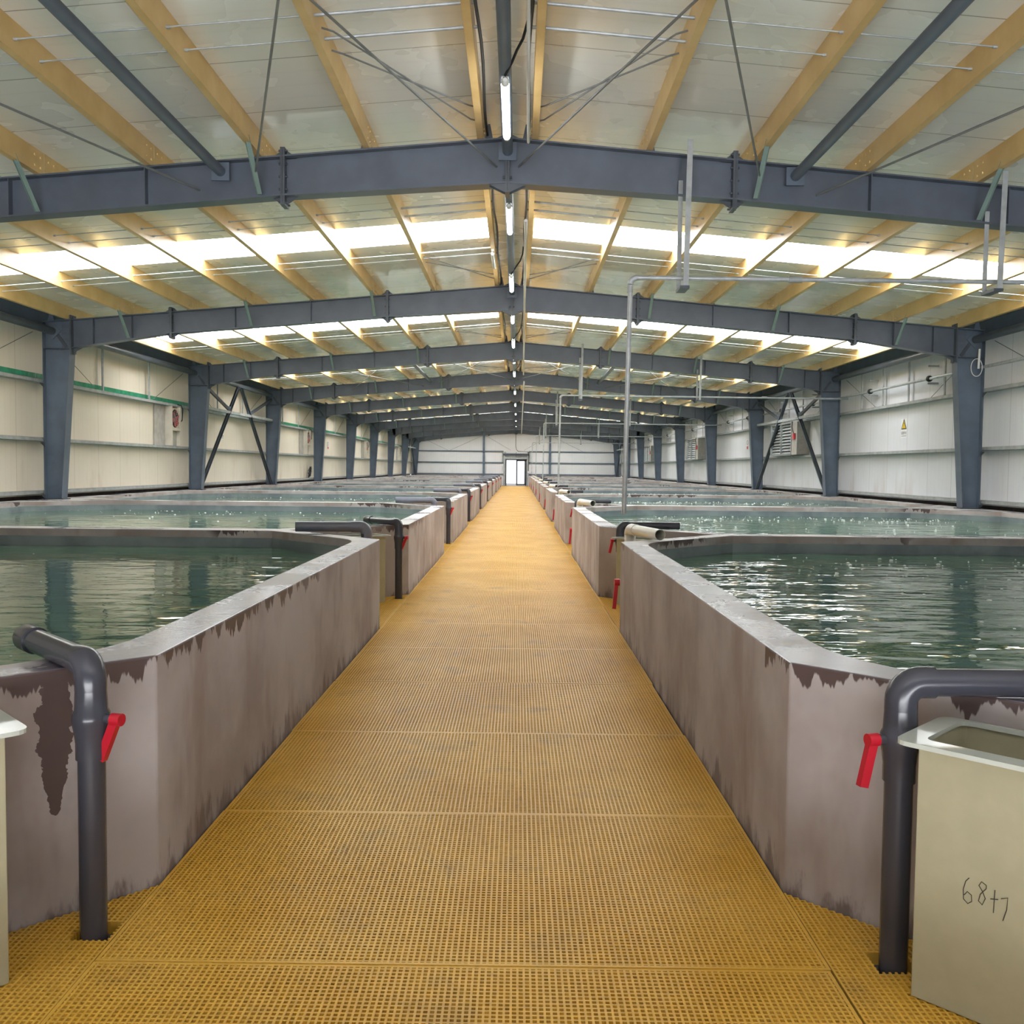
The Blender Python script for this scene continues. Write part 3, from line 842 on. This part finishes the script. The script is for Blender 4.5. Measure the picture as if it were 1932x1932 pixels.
# ================================================================== WALL STEEL
def girt(s, z, ya, yb, label, group, green=False):
    x = WL if s < 0 else WR; q = -s
    root = empty('wall_girt', (x, (ya+yb)/2, z))
    mb = MB(); h = .07
    mb.box(x+q*.001, x+q*.17, ya, yb, z+h/2-.004, z+h/2).box(x+q*.001, x+q*.17, ya, yb, z-h/2, z-h/2+.004).box(x+q*.166, x+q*.17, ya, yb, z-h/2, z+h/2)
    P(mb, 'channel', 'galv_dull', root)
    if green:
        o = P(MB().box(x+q*.001, x+q*.012, ya, yb, z+h/2+.001, z+.16), 'green_film', 'green', root); o['label'] = 'green protective film strip'
    tag(root, label, 'girt', group)
for s, nm in ((-1, 'left'), (1, 'right')):
    for b in range(1, 10):
        ya, yb = FR[b]+.02, (FR[b+1] if b < 9 else YE-.16)-.02
        for z, w_ in ((3.19, 'upper'), (2.05, 'middle'), (1.01, 'lowest')):
            girt(s, z, ya, yb, '%s grey girt on the %s wall, %s' % (w_, nm, bayname(b)), 'girts along the %s wall' % nm, green=(s < 0 and z > 3))
        # upright straps in the top band
        x = (WL+.10) if s < 0 else (WR-.10)
        fr3 = (.34, .67) if s < 0 else (.22, .45, .64, .82)
        for i, t in enumerate(fr3):
            y = ya+(yb-ya)*t
            tag(MB().box(x-.015, x+.015, y-.03, y+.03, 3.23, 4.32).build('wall_strap', 'galv'), '%s upright strap high on the %s wall, %s' % (ORD[i], nm, bayname(b)), 'strap', 'upright straps along the %s wall' % nm)
        for i, (y1_, y2_) in enumerate(((ya+.25, ya+(yb-ya)*.30), (yb-.25, yb-(yb-ya)*.30))):
            rod((x, y1_, 4.12), (x, y2_, 3.24), .007, 'thin diagonal rod high on the %s wall, %s end, %s' % (nm, ('near', 'far')[i], bayname(b)), 'thin wall rods')
# right wall service pipe with black clamps
for b in range(1, 10):
    ya, yb = FR[b]+.14, (FR[b+1] if b < 9 else YE-.3)-.14
    root = empty('wall_pipe', (WR-.14, (ya+yb)/2, 3.64)); x = WR-.2
    P(MB().tube([(x, ya-.13, 3.64), (x, yb+.13, 3.64)], .032, 12), 'pipe', 'galv', root)
    for t in (.28, .72):
        y = ya+(yb-ya)*t
        P(MB().tube([(x, y-.06, 3.64), (x, y-.02, 3.64), (x, y+.02, 3.64), (x, y+.06, 3.64)], .06, 12, True, [.045, .07, .07, .045]), 'clamp', 'black', root)
        for zz in (3.54, 3.92): P(MB().box(x-.03, WR-.002, y-.02, y+.02, zz-.02, zz+.02), 'bracket', 'galv_dull', root)
    tag(root, 'pipe with black clamps high on the right wall, %s' % bayname(b), 'pipe', 'service pipe lengths on the right wall')
# chevron bracing in the braced bays
for s, nm in ((-1, 'left'), (1, 'right')):
    for b in (3, 9):
        x = (CL_O+.22) if s < 0 else (CR_O-.22); q = -s
        ya, yb = FR[b]+.14, (FR[b+1] if b < 9 else YE-.16)-.14; ym = (ya+yb)/2
        root = empty('chevron_brace', (x, ym, RIM))
        zt = 4.10; zm = 3.30
        for y0_, sg, mt in ((ya, 1, 'steel_dark'), (yb, -1, 'steel_dark')):
            top = Vector((x, ym-sg*.15, zt)); bot = Vector((x, y0_+sg*.03, RIM+.03))
            P(MB().bar(bot, top, .09, .012, (1, 0, 0)).bar(bot+Vector((.03, 0, 0)), top+Vector((.03, 0, 0)), .012, .06, (1, 0, 0)).bar(bot+Vector((-.03, 0, 0)), top+Vector((-.03, 0, 0)), .05, .06, (1, 0, 0)), 'diagonal_leg', mt, root)
            t = (zm-bot.z)/(top.z-bot.z); mid = bot+(top-bot)*t
            P(MB().bar(Vector((x, y0_+sg*.02, 4.0)), mid, .09, .06, (1, 0, 0)), 'knee_strut', mt, root)
            P(MB().box(x-.008, x+.008, mid.y-.2, mid.y+.2, mid.z-.12, mid.z+.12), 'gusset', 'steel', root)
        P(MB().box(x-.05, x+.05, ya+.0, yb-.0, zm-.1, zm-.02), 'cross_bar', 'galv_dull', root)
        tag(root, 'dark chevron brace against the %s wall, %s' % (nm, bayname(b)), 'brace', 'chevron braces on the walls')
# end wall steel
for x in (-3.0, 2.9):
    tag(MB().box(x-.09, x+.09, YE-.2, YE-.19, 0.87, roof(x)-.3).box(x-.09, x+.09, YE-.02, YE-.01, .87, roof(x)-.3).box(x-.006, x+.006, YE-.2, YE-.01, .87, roof(x)-.3).build('wind_post', 'steel'),
        'blue-grey steel post on the end wall %s of the door' % ('left' if x < 0 else 'right'), 'post', 'posts on the end wall')
for z, w_ in ((3.05, 'upper'), (2.05, 'middle'), (1.02, 'lowest')):
    for (xa, xb, pl) in ((WL+.2, -3.1, 'left of the left post'), (-2.9, -1.25, 'between the left post and the door'), (1.02, 2.8, 'between the door and the right post'), (3.0, WR-.2, 'right of the right post')):
        tag(MB().box(xa, xb, YE-.12, YE-.002, z-.04, z+.04).build('wall_girt', 'steel'), '%s girt on the end wall %s' % (w_, pl), 'girt', 'girts on the end wall')
rod((WL+.4, YE-.06, 4.45), (-6.2, YE-.06, 3.1), .012, 'thin brace rod on the end wall, far left', 'end wall rods')
rod((-3.2, YE-.06, 4.4), (-6.0, YE-.06, 3.1), .012, 'thin brace rod on the end wall, leaning down left from the left post', 'end wall rods')
rod((-2.8, YE-.06, 4.4), (-.6, YE-.06, 3.15), .012, 'thin brace rod on the end wall, leaning down from the left post to the door', 'end wall rods')
rod((2.7, YE-.06, 4.4), (.6, YE-.06, 3.15), .012, 'thin brace rod on the end wall, leaning down from the right post to the door', 'end wall rods')
rod((3.1, YE-.06, 4.4), (5.8, YE-.06, 3.1), .012, 'thin brace rod on the end wall, leaning down right from the right post', 'end wall rods')

# wall fans (left) and louvres (right)
def make_fan():
    x = WL+.01; root = empty('wall_fan', (x, 0, 2.1))
    P(MB().box(x, x+.2, .0, .08, 2.09, 3.15).box(x, x+.2, .62, .70, 2.09, 3.15).box(x, x+.2, .08, .62, 2.5, 2.56), 'frame', 'fan_case', root)
    P(MB().box(x, x+.03, -.72, -.02, 2.09, 3.15), 'side_sheet', 'fan_patch', root)
    P(MB().box(x, x+.10, .08, .62, 2.09, 2.5), 'lower_sheet', 'fan_patch', root)
    fc = P(MB().box(x, x+.16, .08, .62, 2.56, 3.1), 'fan_case', 'fan_case', root)
    mb = MB(); c = Vector((x+.163, .35, 2.83))
    n_ = 24; vs = [c]+[c+Vector((0, .25*math.cos(2*math.pi*i/n_), .25*math.sin(2*math.pi*i/n_))) for i in range(n_)]
    mb.add(vs, [(0, 1+i, 1+(i+1) % n_) for i in range(n_)]); P(mb, 'opening_shade', 'plinth', fc)  # flat dark disc stands in for the shade behind the blades
    mb = MB()
    for i in range(6):
        a = i*math.pi/3; d = Vector((0, math.cos(a), math.sin(a))); e = Vector((0, -math.sin(a), math.cos(a)))
        mb.prism([c+d*.03+Vector((.012, 0, 0)), c+d*.23+e*.0+Vector((.012, 0, 0)), c+d*.21+e*.12+Vector((.03, 0, 0)), c+d*.05+e*.05+Vector((.03, 0, 0))], (.004, 0, 0))
    mb.tube([c+Vector((.005, 0, 0)), c+Vector((.05, 0, 0))], .045, 12)
    P(mb, 'fan_blades', 'fan_red', fc)
    mb = MB()
    for r in (.06, .11, .16, .21, .25):
        pts = [c+Vector((.055, r*math.cos(2*math.pi*i/20), r*math.sin(2*math.pi*i/20))) for i in range(21)]
        mb.tube(pts, .003, 5, False)
    P(mb, 'guard', 'galv', fc)
    P(MB().tube([(x+.15, .55, 3.22), (x+.22, .68, 3.2), (x+.24, .72, 3.1), (x+.22, .73, 2.8), (x+.15, .68, 2.7)], .014, 8), 'power_cable', 'black', root)
    return root
fan = make_fan()
for i, y in enumerate((24.75, 40.75, 56.75, 72.75)):
    o = fan if i == 0 else copy_tree(fan); o.location.y = y
    tag(o, '%s red-bladed wall fan in a cream frame on the left wall' % NEAR[i], 'fan', 'wall fans on the left wall')
def make_louvre():
    x = WR-.01; root = empty('louvre_vent', (x, 0, 2.1)); L = 2.4
    P(MB().box(x-.42, x, 0, .05, 2.1, 3.14).box(x-.42, x, L-.05, L, 2.1, 3.14).box(x-.42, x, L/2-.025, L/2+.025, 2.1, 3.14).box(x-.42, x, 0, L, 2.09, 2.12).box(x-.42, x, 0, L, 3.12, 3.15), 'frame', 'galv_dull', root)
    P(MB().box(x-.40, x-.36, -.55, -.01, 2.1, 3.14).box(x-.40, x, -.57, -.55, 2.1, 3.14), 'side_sheet', 'fan_patch', root)
    for j in range(2):
        mb = MB()
        for i in range(10):
            z = 2.14+i*.099; ya_ = .05+j*(L/2-.025); yb_ = ya_+L/2-.07
            mb.prism([(x-.38, ya_, z), (x-.36, ya_, z), (x-.28, ya_, z+.09), (x-.30, ya_, z+.09)], (0, yb_-ya_, 0))
        P(mb, 'louvre_blades', 'galv', root)
    P(MB().box(x-.44, x-.405, -.42, -.22, 2.58, 2.78), 'control_box', 'red', root)
    P(MB().tube([(x-.42, -.1, 3.16), (x-.44, -.15, 3.0), (x-.43, -.22, 2.85), (x-.43, -.3, 2.78)], .016, 8), 'power_cable', 'black', root)
    return root
lv = make_louvre()
for i, y in enumerate((29.9, 45.9, 61.9, 77.4)):
    o = lv if i == 0 else copy_tree(lv); o.location.y = y
    tag(o, '%s galvanised two-bay louvre vent on the right wall' % NEAR[i], 'vent', 'louvre vents on the right wall')
# warning signs
def text_mesh(txt, size):
    c = bpy.data.curves.new('t', 'FONT'); c.body = txt; c.size = size; c.align_x = 'CENTER'; c.align_y = 'CENTER'; c.extrude = .001
    o = bpy.data.objects.new('t', c); COL.objects.link(o); dg = bpy.context.evaluated_depsgraph_get(); dg.update()
    me = bpy.data.meshes.new_from_object(o.evaluated_get(dg)); bpy.data.objects.remove(o); return me
def sign(side, y, z, label):
    x = (WL+.006) if side < 0 else (WR-.006); q = -side
    root = empty('warning_sign', (x, y, z)); h, w_ = .46, .35
    P(MB().box(x, x-q*.004, y-w_/2, y+w_/2, z-h/2, z+h/2), 'board', 'sign_white', root)
    def tri(c, r, off): return [(x+q*off, c[0]-r*.87, c[1]-r*.5), (x+q*off, c[0]+r*.87, c[1]-r*.5), (x+q*off, c[0], c[1]+r)]
    P(MB().prism(tri((y, z+.06), .175, .0005), (q*.001, 0, 0)), 'black_triangle', 'sign_black', root)
    yt = P(MB().prism(tri((y, z+.055), .118, .002), (q*.001, 0, 0)), 'yellow_triangle', 'sign_yellow', root)
    P(MB().box(x+q*.0035, x+q*.0045, y-.011, y+.011, z+.03, z+.13).box(x+q*.0035, x+q*.0045, y-.012, y+.012, z+.0, z+.02), 'exclamation_mark', 'sign_black', yt)
    me = text_mesh('注意安全', .078); me.materials.append(M['sign_black'])
    t = bpy.data.objects.new('lettering', me); COL.objects.link(t); t.parent = root
    t.rotation_euler = (math.pi/2, 0, (math.pi/2 if side < 0 else -math.pi/2)); t.location = (q*.002, 0, -.12)
    P(MB().box(x+q*.0005, x+q*.0015, y-.14, y+.14, z-.193, z-.183), 'lower_line', 'sign_black', root)
    tag(root, label, 'sign', 'signs on the walls')
sign(1, 22.2, 2.63, 'white sign with a yellow warning triangle on the right wall between the nearest two columns')
sign(-1, 29.6, 2.63, 'white sign with a yellow warning triangle on the left wall behind the chevron brace')
for side, y, nm in ((1, 37.2, 'right'), (-1, 46.2, 'left')):
    x = (WL+.006) if side < 0 else (WR-.006); q = -side
    root = empty('notice_sign', (x, y, 2.6))
    P(MB().box(x, x+q*.004, y-.15, y+.15, 2.42, 2.82), 'board', 'sign_white', root)
    pts = [(x+q*.006, y+.1*math.cos(a*math.pi/10), 2.69+.1*math.sin(a*math.pi/10)) for a in range(21)]
    P(MB().tube(pts, .006, 5, False), 'ring', 'sign_black', root)
    P(MB().box(x+q*.004, x+q*.006, y-.12, y+.12, 2.43, 2.55), 'red_block', 'red', root)
    tag(root, 'small white notice with a red block on the %s wall beyond the brace' % nm, 'sign', 'signs on the walls')

# coiled white hose on the nearest right column
mb = MB(); pts = []
cxh = CR_O-.17
for i in range(49):
    a = i/48*4*math.pi; pts.append((cxh+.11*math.cos(a), FR[2]-.135-.004*i/48, 3.62+.17*math.sin(a)))
mb.tube(pts, .008, 6); mb.tube([(cxh+.04, FR[2]-.13, 3.6), (cxh+.05, FR[2]-.13, 3.98)], .022, 8)
tag(mb.build('cable_coil', 'white_plastic'), 'small coil of white cable hanging on the nearest right column', 'cable')
# tangled wires on the left wall
mb = MB()
for j in range(7):
    pts = [(WL+.1+.05*random.random(), 41.6+.35*math.cos(j+i*.7)*random.uniform(.4, 1), 1.3+.28*math.sin(j*1.3+i*.7)*random.uniform(.4, 1)) for i in range(14)]
    mb.tube(pts, .008, 5)
tag(mb.build('wire_bundle', 'black'), 'tangled bundle of wires low on the left wall before the fourth column', 'wires')

# ================================================================== OVERHEAD WATER PIPES + HANGERS (right)
def make_supply(yy):
    root = empty('supply_pipe', (1.18, yy, 1.1)); r = .026; z = 3.63
    P(MB().tube([(1.16, yy, 1.10), (1.19, yy, z-.08)], r, 14), 'down_pipe', 'galv', root)
    P(MB().tube(arc((1.19, yy, z), (0, 0, 1), (1, 0, 0), .07), r*1.25, 14), 'elbow', 'galv', root)
    P(MB().tube([(1.25, yy, z), (WR-.02, yy, z-.02)], r*.92, 14), 'cross_pipe', 'galv', root)
    for x in (2.95, 6.9): P(MB().tube([(x-.07, yy, z-.005), (x+.07, yy, z-.005)], r*1.3, 12), 'coupling', 'galv_dull', root)
    P(MB().tube([(1.186, yy, z-.16), (1.188, yy, z-.08)], r*1.25, 12), 'collar', 'galv_dull', root)
    return root
sp_ = make_supply(0)
def make_hanger(x, ztop):
    root = empty('pipe_hanger', (x, 0, 3.5))
    def chan(xa, ya, za, xb, yb, zb, w_=.055):
        mb = MB(); a, b_ = Vector((xa, ya, za)), Vector((xb, yb, zb))
        mb.bar(a, b_, w_, .006, (0, 1, 0)); mb.bar(a+Vector((w_/2, .02, 0)), b_+Vector((w_/2, .02, 0)), .006, .045, (0, 1, 0)); return mb
    P(chan(x+.02, -.175, ztop, x, -.175, 3.53), 'front_leg', 'galv_dull', root)
    P(chan(x-.03, .08, ztop-.35, x-.03, .09, 3.53, .045), 'rear_leg', 'galv_dull', root)
    P(MB().box(x-.06, x+.04, -.18, .10, 3.50, 3.53), 'shelf_bar', 'steel_dark', root)
    return root
h1, h2 = make_hanger(1.76, 5.05), make_hanger(5.07, 4.75)
for i, k in enumerate((1, 3, 5, 7, 9)):
    o = sp_ if i == 0 else copy_tree(sp_); o.location.y = FR[k]-.20
    tag(o, '%s galvanised water pipe rising from the right tanks and crossing to the wall' % NEAR[i], 'pipe', 'overhead water pipes on the right')
    for h, w_ in ((h1, 'inner'), (h2, 'outer')):
        q_ = h if i == 0 else copy_tree(h); q_.location.y = FR[k]-.145
        tag(q_, '%s galvanised U hanger carrying the overhead pipe at the %s rafter' % (w_, ORD[k-1]), 'hanger', 'pipe hangers on the rafters')

# ================================================================== STANDPIPES, BOXES, OVERFLOW PIPES IN THE CORNERS
def make_standpipe(side):
    """local origin = foot of the riser on the grating"""
    root = empty('standpipe', (0, 0, 0)); r = .044; zb = RIM+.047
    d = Vector((-1, 1, 0)).normalized() if side < 0 else Vector((1, 0, 0))
    ob = MB()
    P(MB().tube([(0, 0, -.25), (0, 0, .60)], r, 24), 'riser', 'pvc', root)
    vb = P(MB().tube([(0, 0, .60), (0, 0, .655), (0, 0, .69), (0, 0, .72), (0, 0, .735), (0, 0, .75), (0, 0, .765), (0, 0, .83)], r, 24, True,
                [.050, .050, .054, .060, .061, .060, .053, .050]), 'valve_body', 'pvc', root)
    # elbow
    path = [Vector((0, 0, .83))] + arc((0, 0, zb), (0, 0, 1), d, .062, 8) + [d*.10+Vector((0, 0, zb))]
    P(MB().tube(path, .0505, 24), 'elbow', 'pvc', root)
    L = .665 if side < 0 else .70
    P(MB().tube([d*.10+Vector((0, 0, zb)), d*L+Vector((0, 0, zb))], r, 24, side < 0), 'arm', 'pvc', root)
    if side < 0:
        P(MB().tube([d*(L-.12)+Vector((0, 0, zb)), d*(L-.02)+Vector((0, 0, zb)), d*(L+.005)+Vector((0, 0, zb))], .051, 24, True, [.051, .051, .044]), 'end_cap', 'pvc', root)
    # stem + red lever
    q = Vector((1, -.25, 0)).normalized() if side < 0 else Vector((-1, -.25, 0)).normalized()
    zc = .737
    P(MB().tube([q*.05+Vector((0, 0, zc)), q*.085+Vector((0, 0, zc))], .017, 14), 'valve_stem', 'pvc', vb)
    hb = MB(); c = q*.098+Vector((0, 0, zc))
    hb.tube([c-q*.017, c+q*.02], .021, 14)
    side_v = Vector((0, 0, 1)).cross(q).normalized()
    dirv = (Vector((0, 0, -1))*.95 - q*.40).normalized() if side < 0 else (Vector((0, 0, -1))*.97 + q*.22).normalized()
    a = c+Vector((0, 0, .004)); b_ = a+dirv*.155
    hb.bar(a, b_, .024, .030, q)
    P(hb, 'lever', 'red', vb)['label'] = 'red valve lever'
    return root
def make_box(side):
    """grey-rimmed cream outlet box turned 45 degrees; local origin = its corner nearest the walkway"""
    root = empty('outlet_box', (0, 0, 0)); s = side
    a = Vector((s, 1, 0)).normalized(); b_ = Vector((s, -1, 0)).normalized()
    wa, wb, zt, z0 = .335, 1.05, .775, .002
    def ring(o_, A, B, rad, n=5):
        """rounded rectangle starting at corner o_"""
        pts = []
        cs = [(o_, a, b_), (o_+a*A, b_, -a), (o_+a*A+b_*B, -a, -b_), (o_+b_*B, -b_, a)]
        for (c, u, v) in cs:
            for i in range(n+1):
                t = i/n
                p0, p2 = c+v*rad, c+u*rad
                pts.append((1-t)**2*p0+2*t*(1-t)*c+t*t*p2)
        return pts
    O = Vector((0, 0, 0)); n_ = None
    mb = MB(); o1 = ring(O, wa, wb, .004); i1 = ring(O+a*.006+b_*.006, wa-.012, wb-.012, .03)
    n_ = len(o1)
    V = [p+Vector((0, 0, z)) for p, z in [(p, z0) for p in o1]+[(p, zt) for p in o1]+[(p, zt) for p in i1]+[(p, .12) for p in i1]]
    fs = []
    for i in range(n_):
        j = (i+1) % n_
        fs += [(i, j, n_+j, n_+i), (n_+i, n_+j, 2*n_+j, 2*n_+i), (2*n_+i, 2*n_+j, 3*n_+j, 3*n_+i)]
    fs.append(tuple(range(3*n_, 4*n_))); fs.append(tuple(reversed(range(0, n_))))
    mb.add(V, fs); o = P(mb, 'box_body', 'cream', root)
    bm = bmesh.new(); bm.from_mesh(o.data); bmesh.ops.recalc_face_normals(bm, faces=bm.faces); bm.to_mesh(o.data); bm.free()
    mb = MB(); l = .055; o2 = ring(O-a*l-b_*l, wa+l+.0, wb+2*l-.10, .05); i2 = ring(O+a*.012+b_*.012, wa-.03, wb-.024, .035)
    V = [p+Vector((0, 0, z)) for p, z in [(p, zt-.002) for p in o2]+[(p, zt+.012) for p in o2]+[(p, zt+.012) for p in i2]+[(p, zt-.002) for p in i2]]
    fs = []
    for i in range(n_):
        j = (i+1) % n_
        fs += [(i, j, n_+j, n_+i), (n_+i, n_+j, 2*n_+j, 2*n_+i), (2*n_+i, 2*n_+j, 3*n_+j, 3*n_+i), (3*n_+i, 3*n_+j, j, i)]
    mb.add(V, fs); o = P(mb, 'box_rim', 'cream_rim', root); o['label'] = 'pale glossy flanged rim'
    bm = bmesh.new(); bm.from_mesh(o.data); bmesh.ops.recalc_face_normals(bm, faces=bm.faces); bm.to_mesh(o.data); bm.free()
    return root, a, b_
sp0 = {s: make_standpipe(s) for s in (-1, 1)}
bx0 = {}
for s in (-1, 1):
    bx0[s] = make_box(s)
KN = 10
for k in range(0, KN):
    ym = Z0+BAY*k
    for s, nm in ((-1, 'left'), (1, 'right')):
        o = sp0[s] if k == 0 else copy_tree(sp0[s])
        o.location = ((-1.415, ym+.83, 0) if s < 0 else (1.228, ym+.70, 0))
        tag(o, '%s dark grey standpipe with a red valve lever %s of the walkway' % (NEAR[k], nm), 'pipe', 'standpipes %s of the walkway' % nm)
        root, a, b_ = bx0[s]
        q_ = root if k == 0 else copy_tree(root)
        q_.location = ((XL-.19 if s < 0 else (1.208 if k == 0 else 1.165)), ym+.52, 0)
        if s < 0: q_.location.y = ym+.52; q_.location.x = XL-.19
        tag(q_, '%s cream outlet box with a pale flanged rim %s of the walkway' % (NEAR[k], nm), 'box', 'outlet boxes %s of the walkway' % nm)
# handwriting on the near right box, a part of that box
hw_root = [o for o in bpy.data.objects if o.name.startswith('outlet_box') and o.location.x > 0 and o.location.y < 4][0]
_, a, b_ = bx0[1]
strokes = [[(.0, 1), (-.12, .85), (-.2, .55), (-.18, .2), (-.02, .08), (.12, .2), (.1, .42), (-.05, .5), (-.16, .35)],
           [(.62, .92), (.45, 1.0), (.36, .84), (.5, .66), (.6, .45), (.5, .2), (.36, .3), (.42, .55), (.62, .8), (.62, .92)],
           [(.78, .5), (1.05, .56)], [(.93, .85), (.9, .05)],
           [(1.15, .62), (1.38, .72), (1.36, .3), (1.24, -.12)]]
mb = MB()
for st in strokes:
    pts = [b_*(.155+.075*u) + Vector((0, 0, .332+.083*v)) - a*.0012 for u, v in st]
    mb.tube(pts, .0013, 5)
o = mb.build('handwriting', 'ink'); o.parent = hw_root; o['label'] = 'handwritten 68+7 in dark pen'

for k in range(1, KN):
    ym = Z0+BAY*k
    zc = RIM+.062
    # right: light grey open overflow pipe pointing back into the nearer tank
    root = empty('overflow_pipe', (1.16, ym-.5, zc))
    d = Vector((.22, -.975, 0)).normalized(); p0 = Vector((1.215, ym-.34, zc+.01))
    P(MB().hollow(p0+d*.16, p0+d*.87, .055, .050), 'pipe', 'pvc_light', root)
    P(MB().tube([p0+Vector((0, 0, -.22)), p0+Vector((0, 0, -.06))] + arc(p0, (0, 0, 1), d, .06, 6) + [p0+d*.19], .061, 20), 'elbow', 'pvc_light', root)
    P(MB().tube([p0+d*.30, p0+d*.32], .052, 16), 'bore_shade', 'black', root)  # black disc stands in for the shade inside the pipe
    tag(root, '%s light grey open-ended overflow pipe right of the walkway' % NEAR[k-1], 'pipe', 'overflow pipes right of the walkway')
    # large red drain lever low beside the box
    root = empty('drain_valve', (1.1, ym-.8, .4)); c = Vector((1.055, ym-.86, .43))
    vb = P(MB().tube([c, c+Vector((.22, .02, 0))], .03, 14), 'valve_body', 'pvc_light', root)
    hb = MB().tube([c+Vector((-.055, 0, 0)), c+Vector((.0, 0, 0))], .036, 14)
    hb.bar(c+Vector((-.03, 0, .02)), c+Vector((-.055, -.01, -.27)), .03, .038, (1, 0, 0))
    P(hb, 'lever', 'red', vb)['label'] = 'long red lever'
    P(MB().box(1.10, 1.2, ym-.80, ym-.70, .001, .40), 'valve_leg', 'cream', root)
    tag(root, '%s low drain valve with a long red lever, right of the walkway' % NEAR[k-1], 'valve', 'drain valves right of the walkway')
    # left: mid grey overflow pipe lying across the corner
    root = empty('overflow_pipe', (-1.6, ym-.6, zc))
    p0 = Vector((-1.60, ym-.42, zc+.01)); d = Vector((-1, -.12, 0)).normalized()
    P(MB().tube([p0+Vector((0, 0, -.30)), p0+Vector((0, 0, -.07))] + arc(p0, (0, 0, 1), d, .07, 7) + [p0+d*.16], .061, 20), 'elbow', 'pvc_mid', root)
    P(MB().hollow(p0+d*.14, p0+d*.74, .055, .049), 'pipe', 'pvc_mid', root)
    tag(root, '%s grey overflow pipe across the corner left of the walkway' % NEAR[k-1], 'pipe', 'overflow pipes left of the walkway')
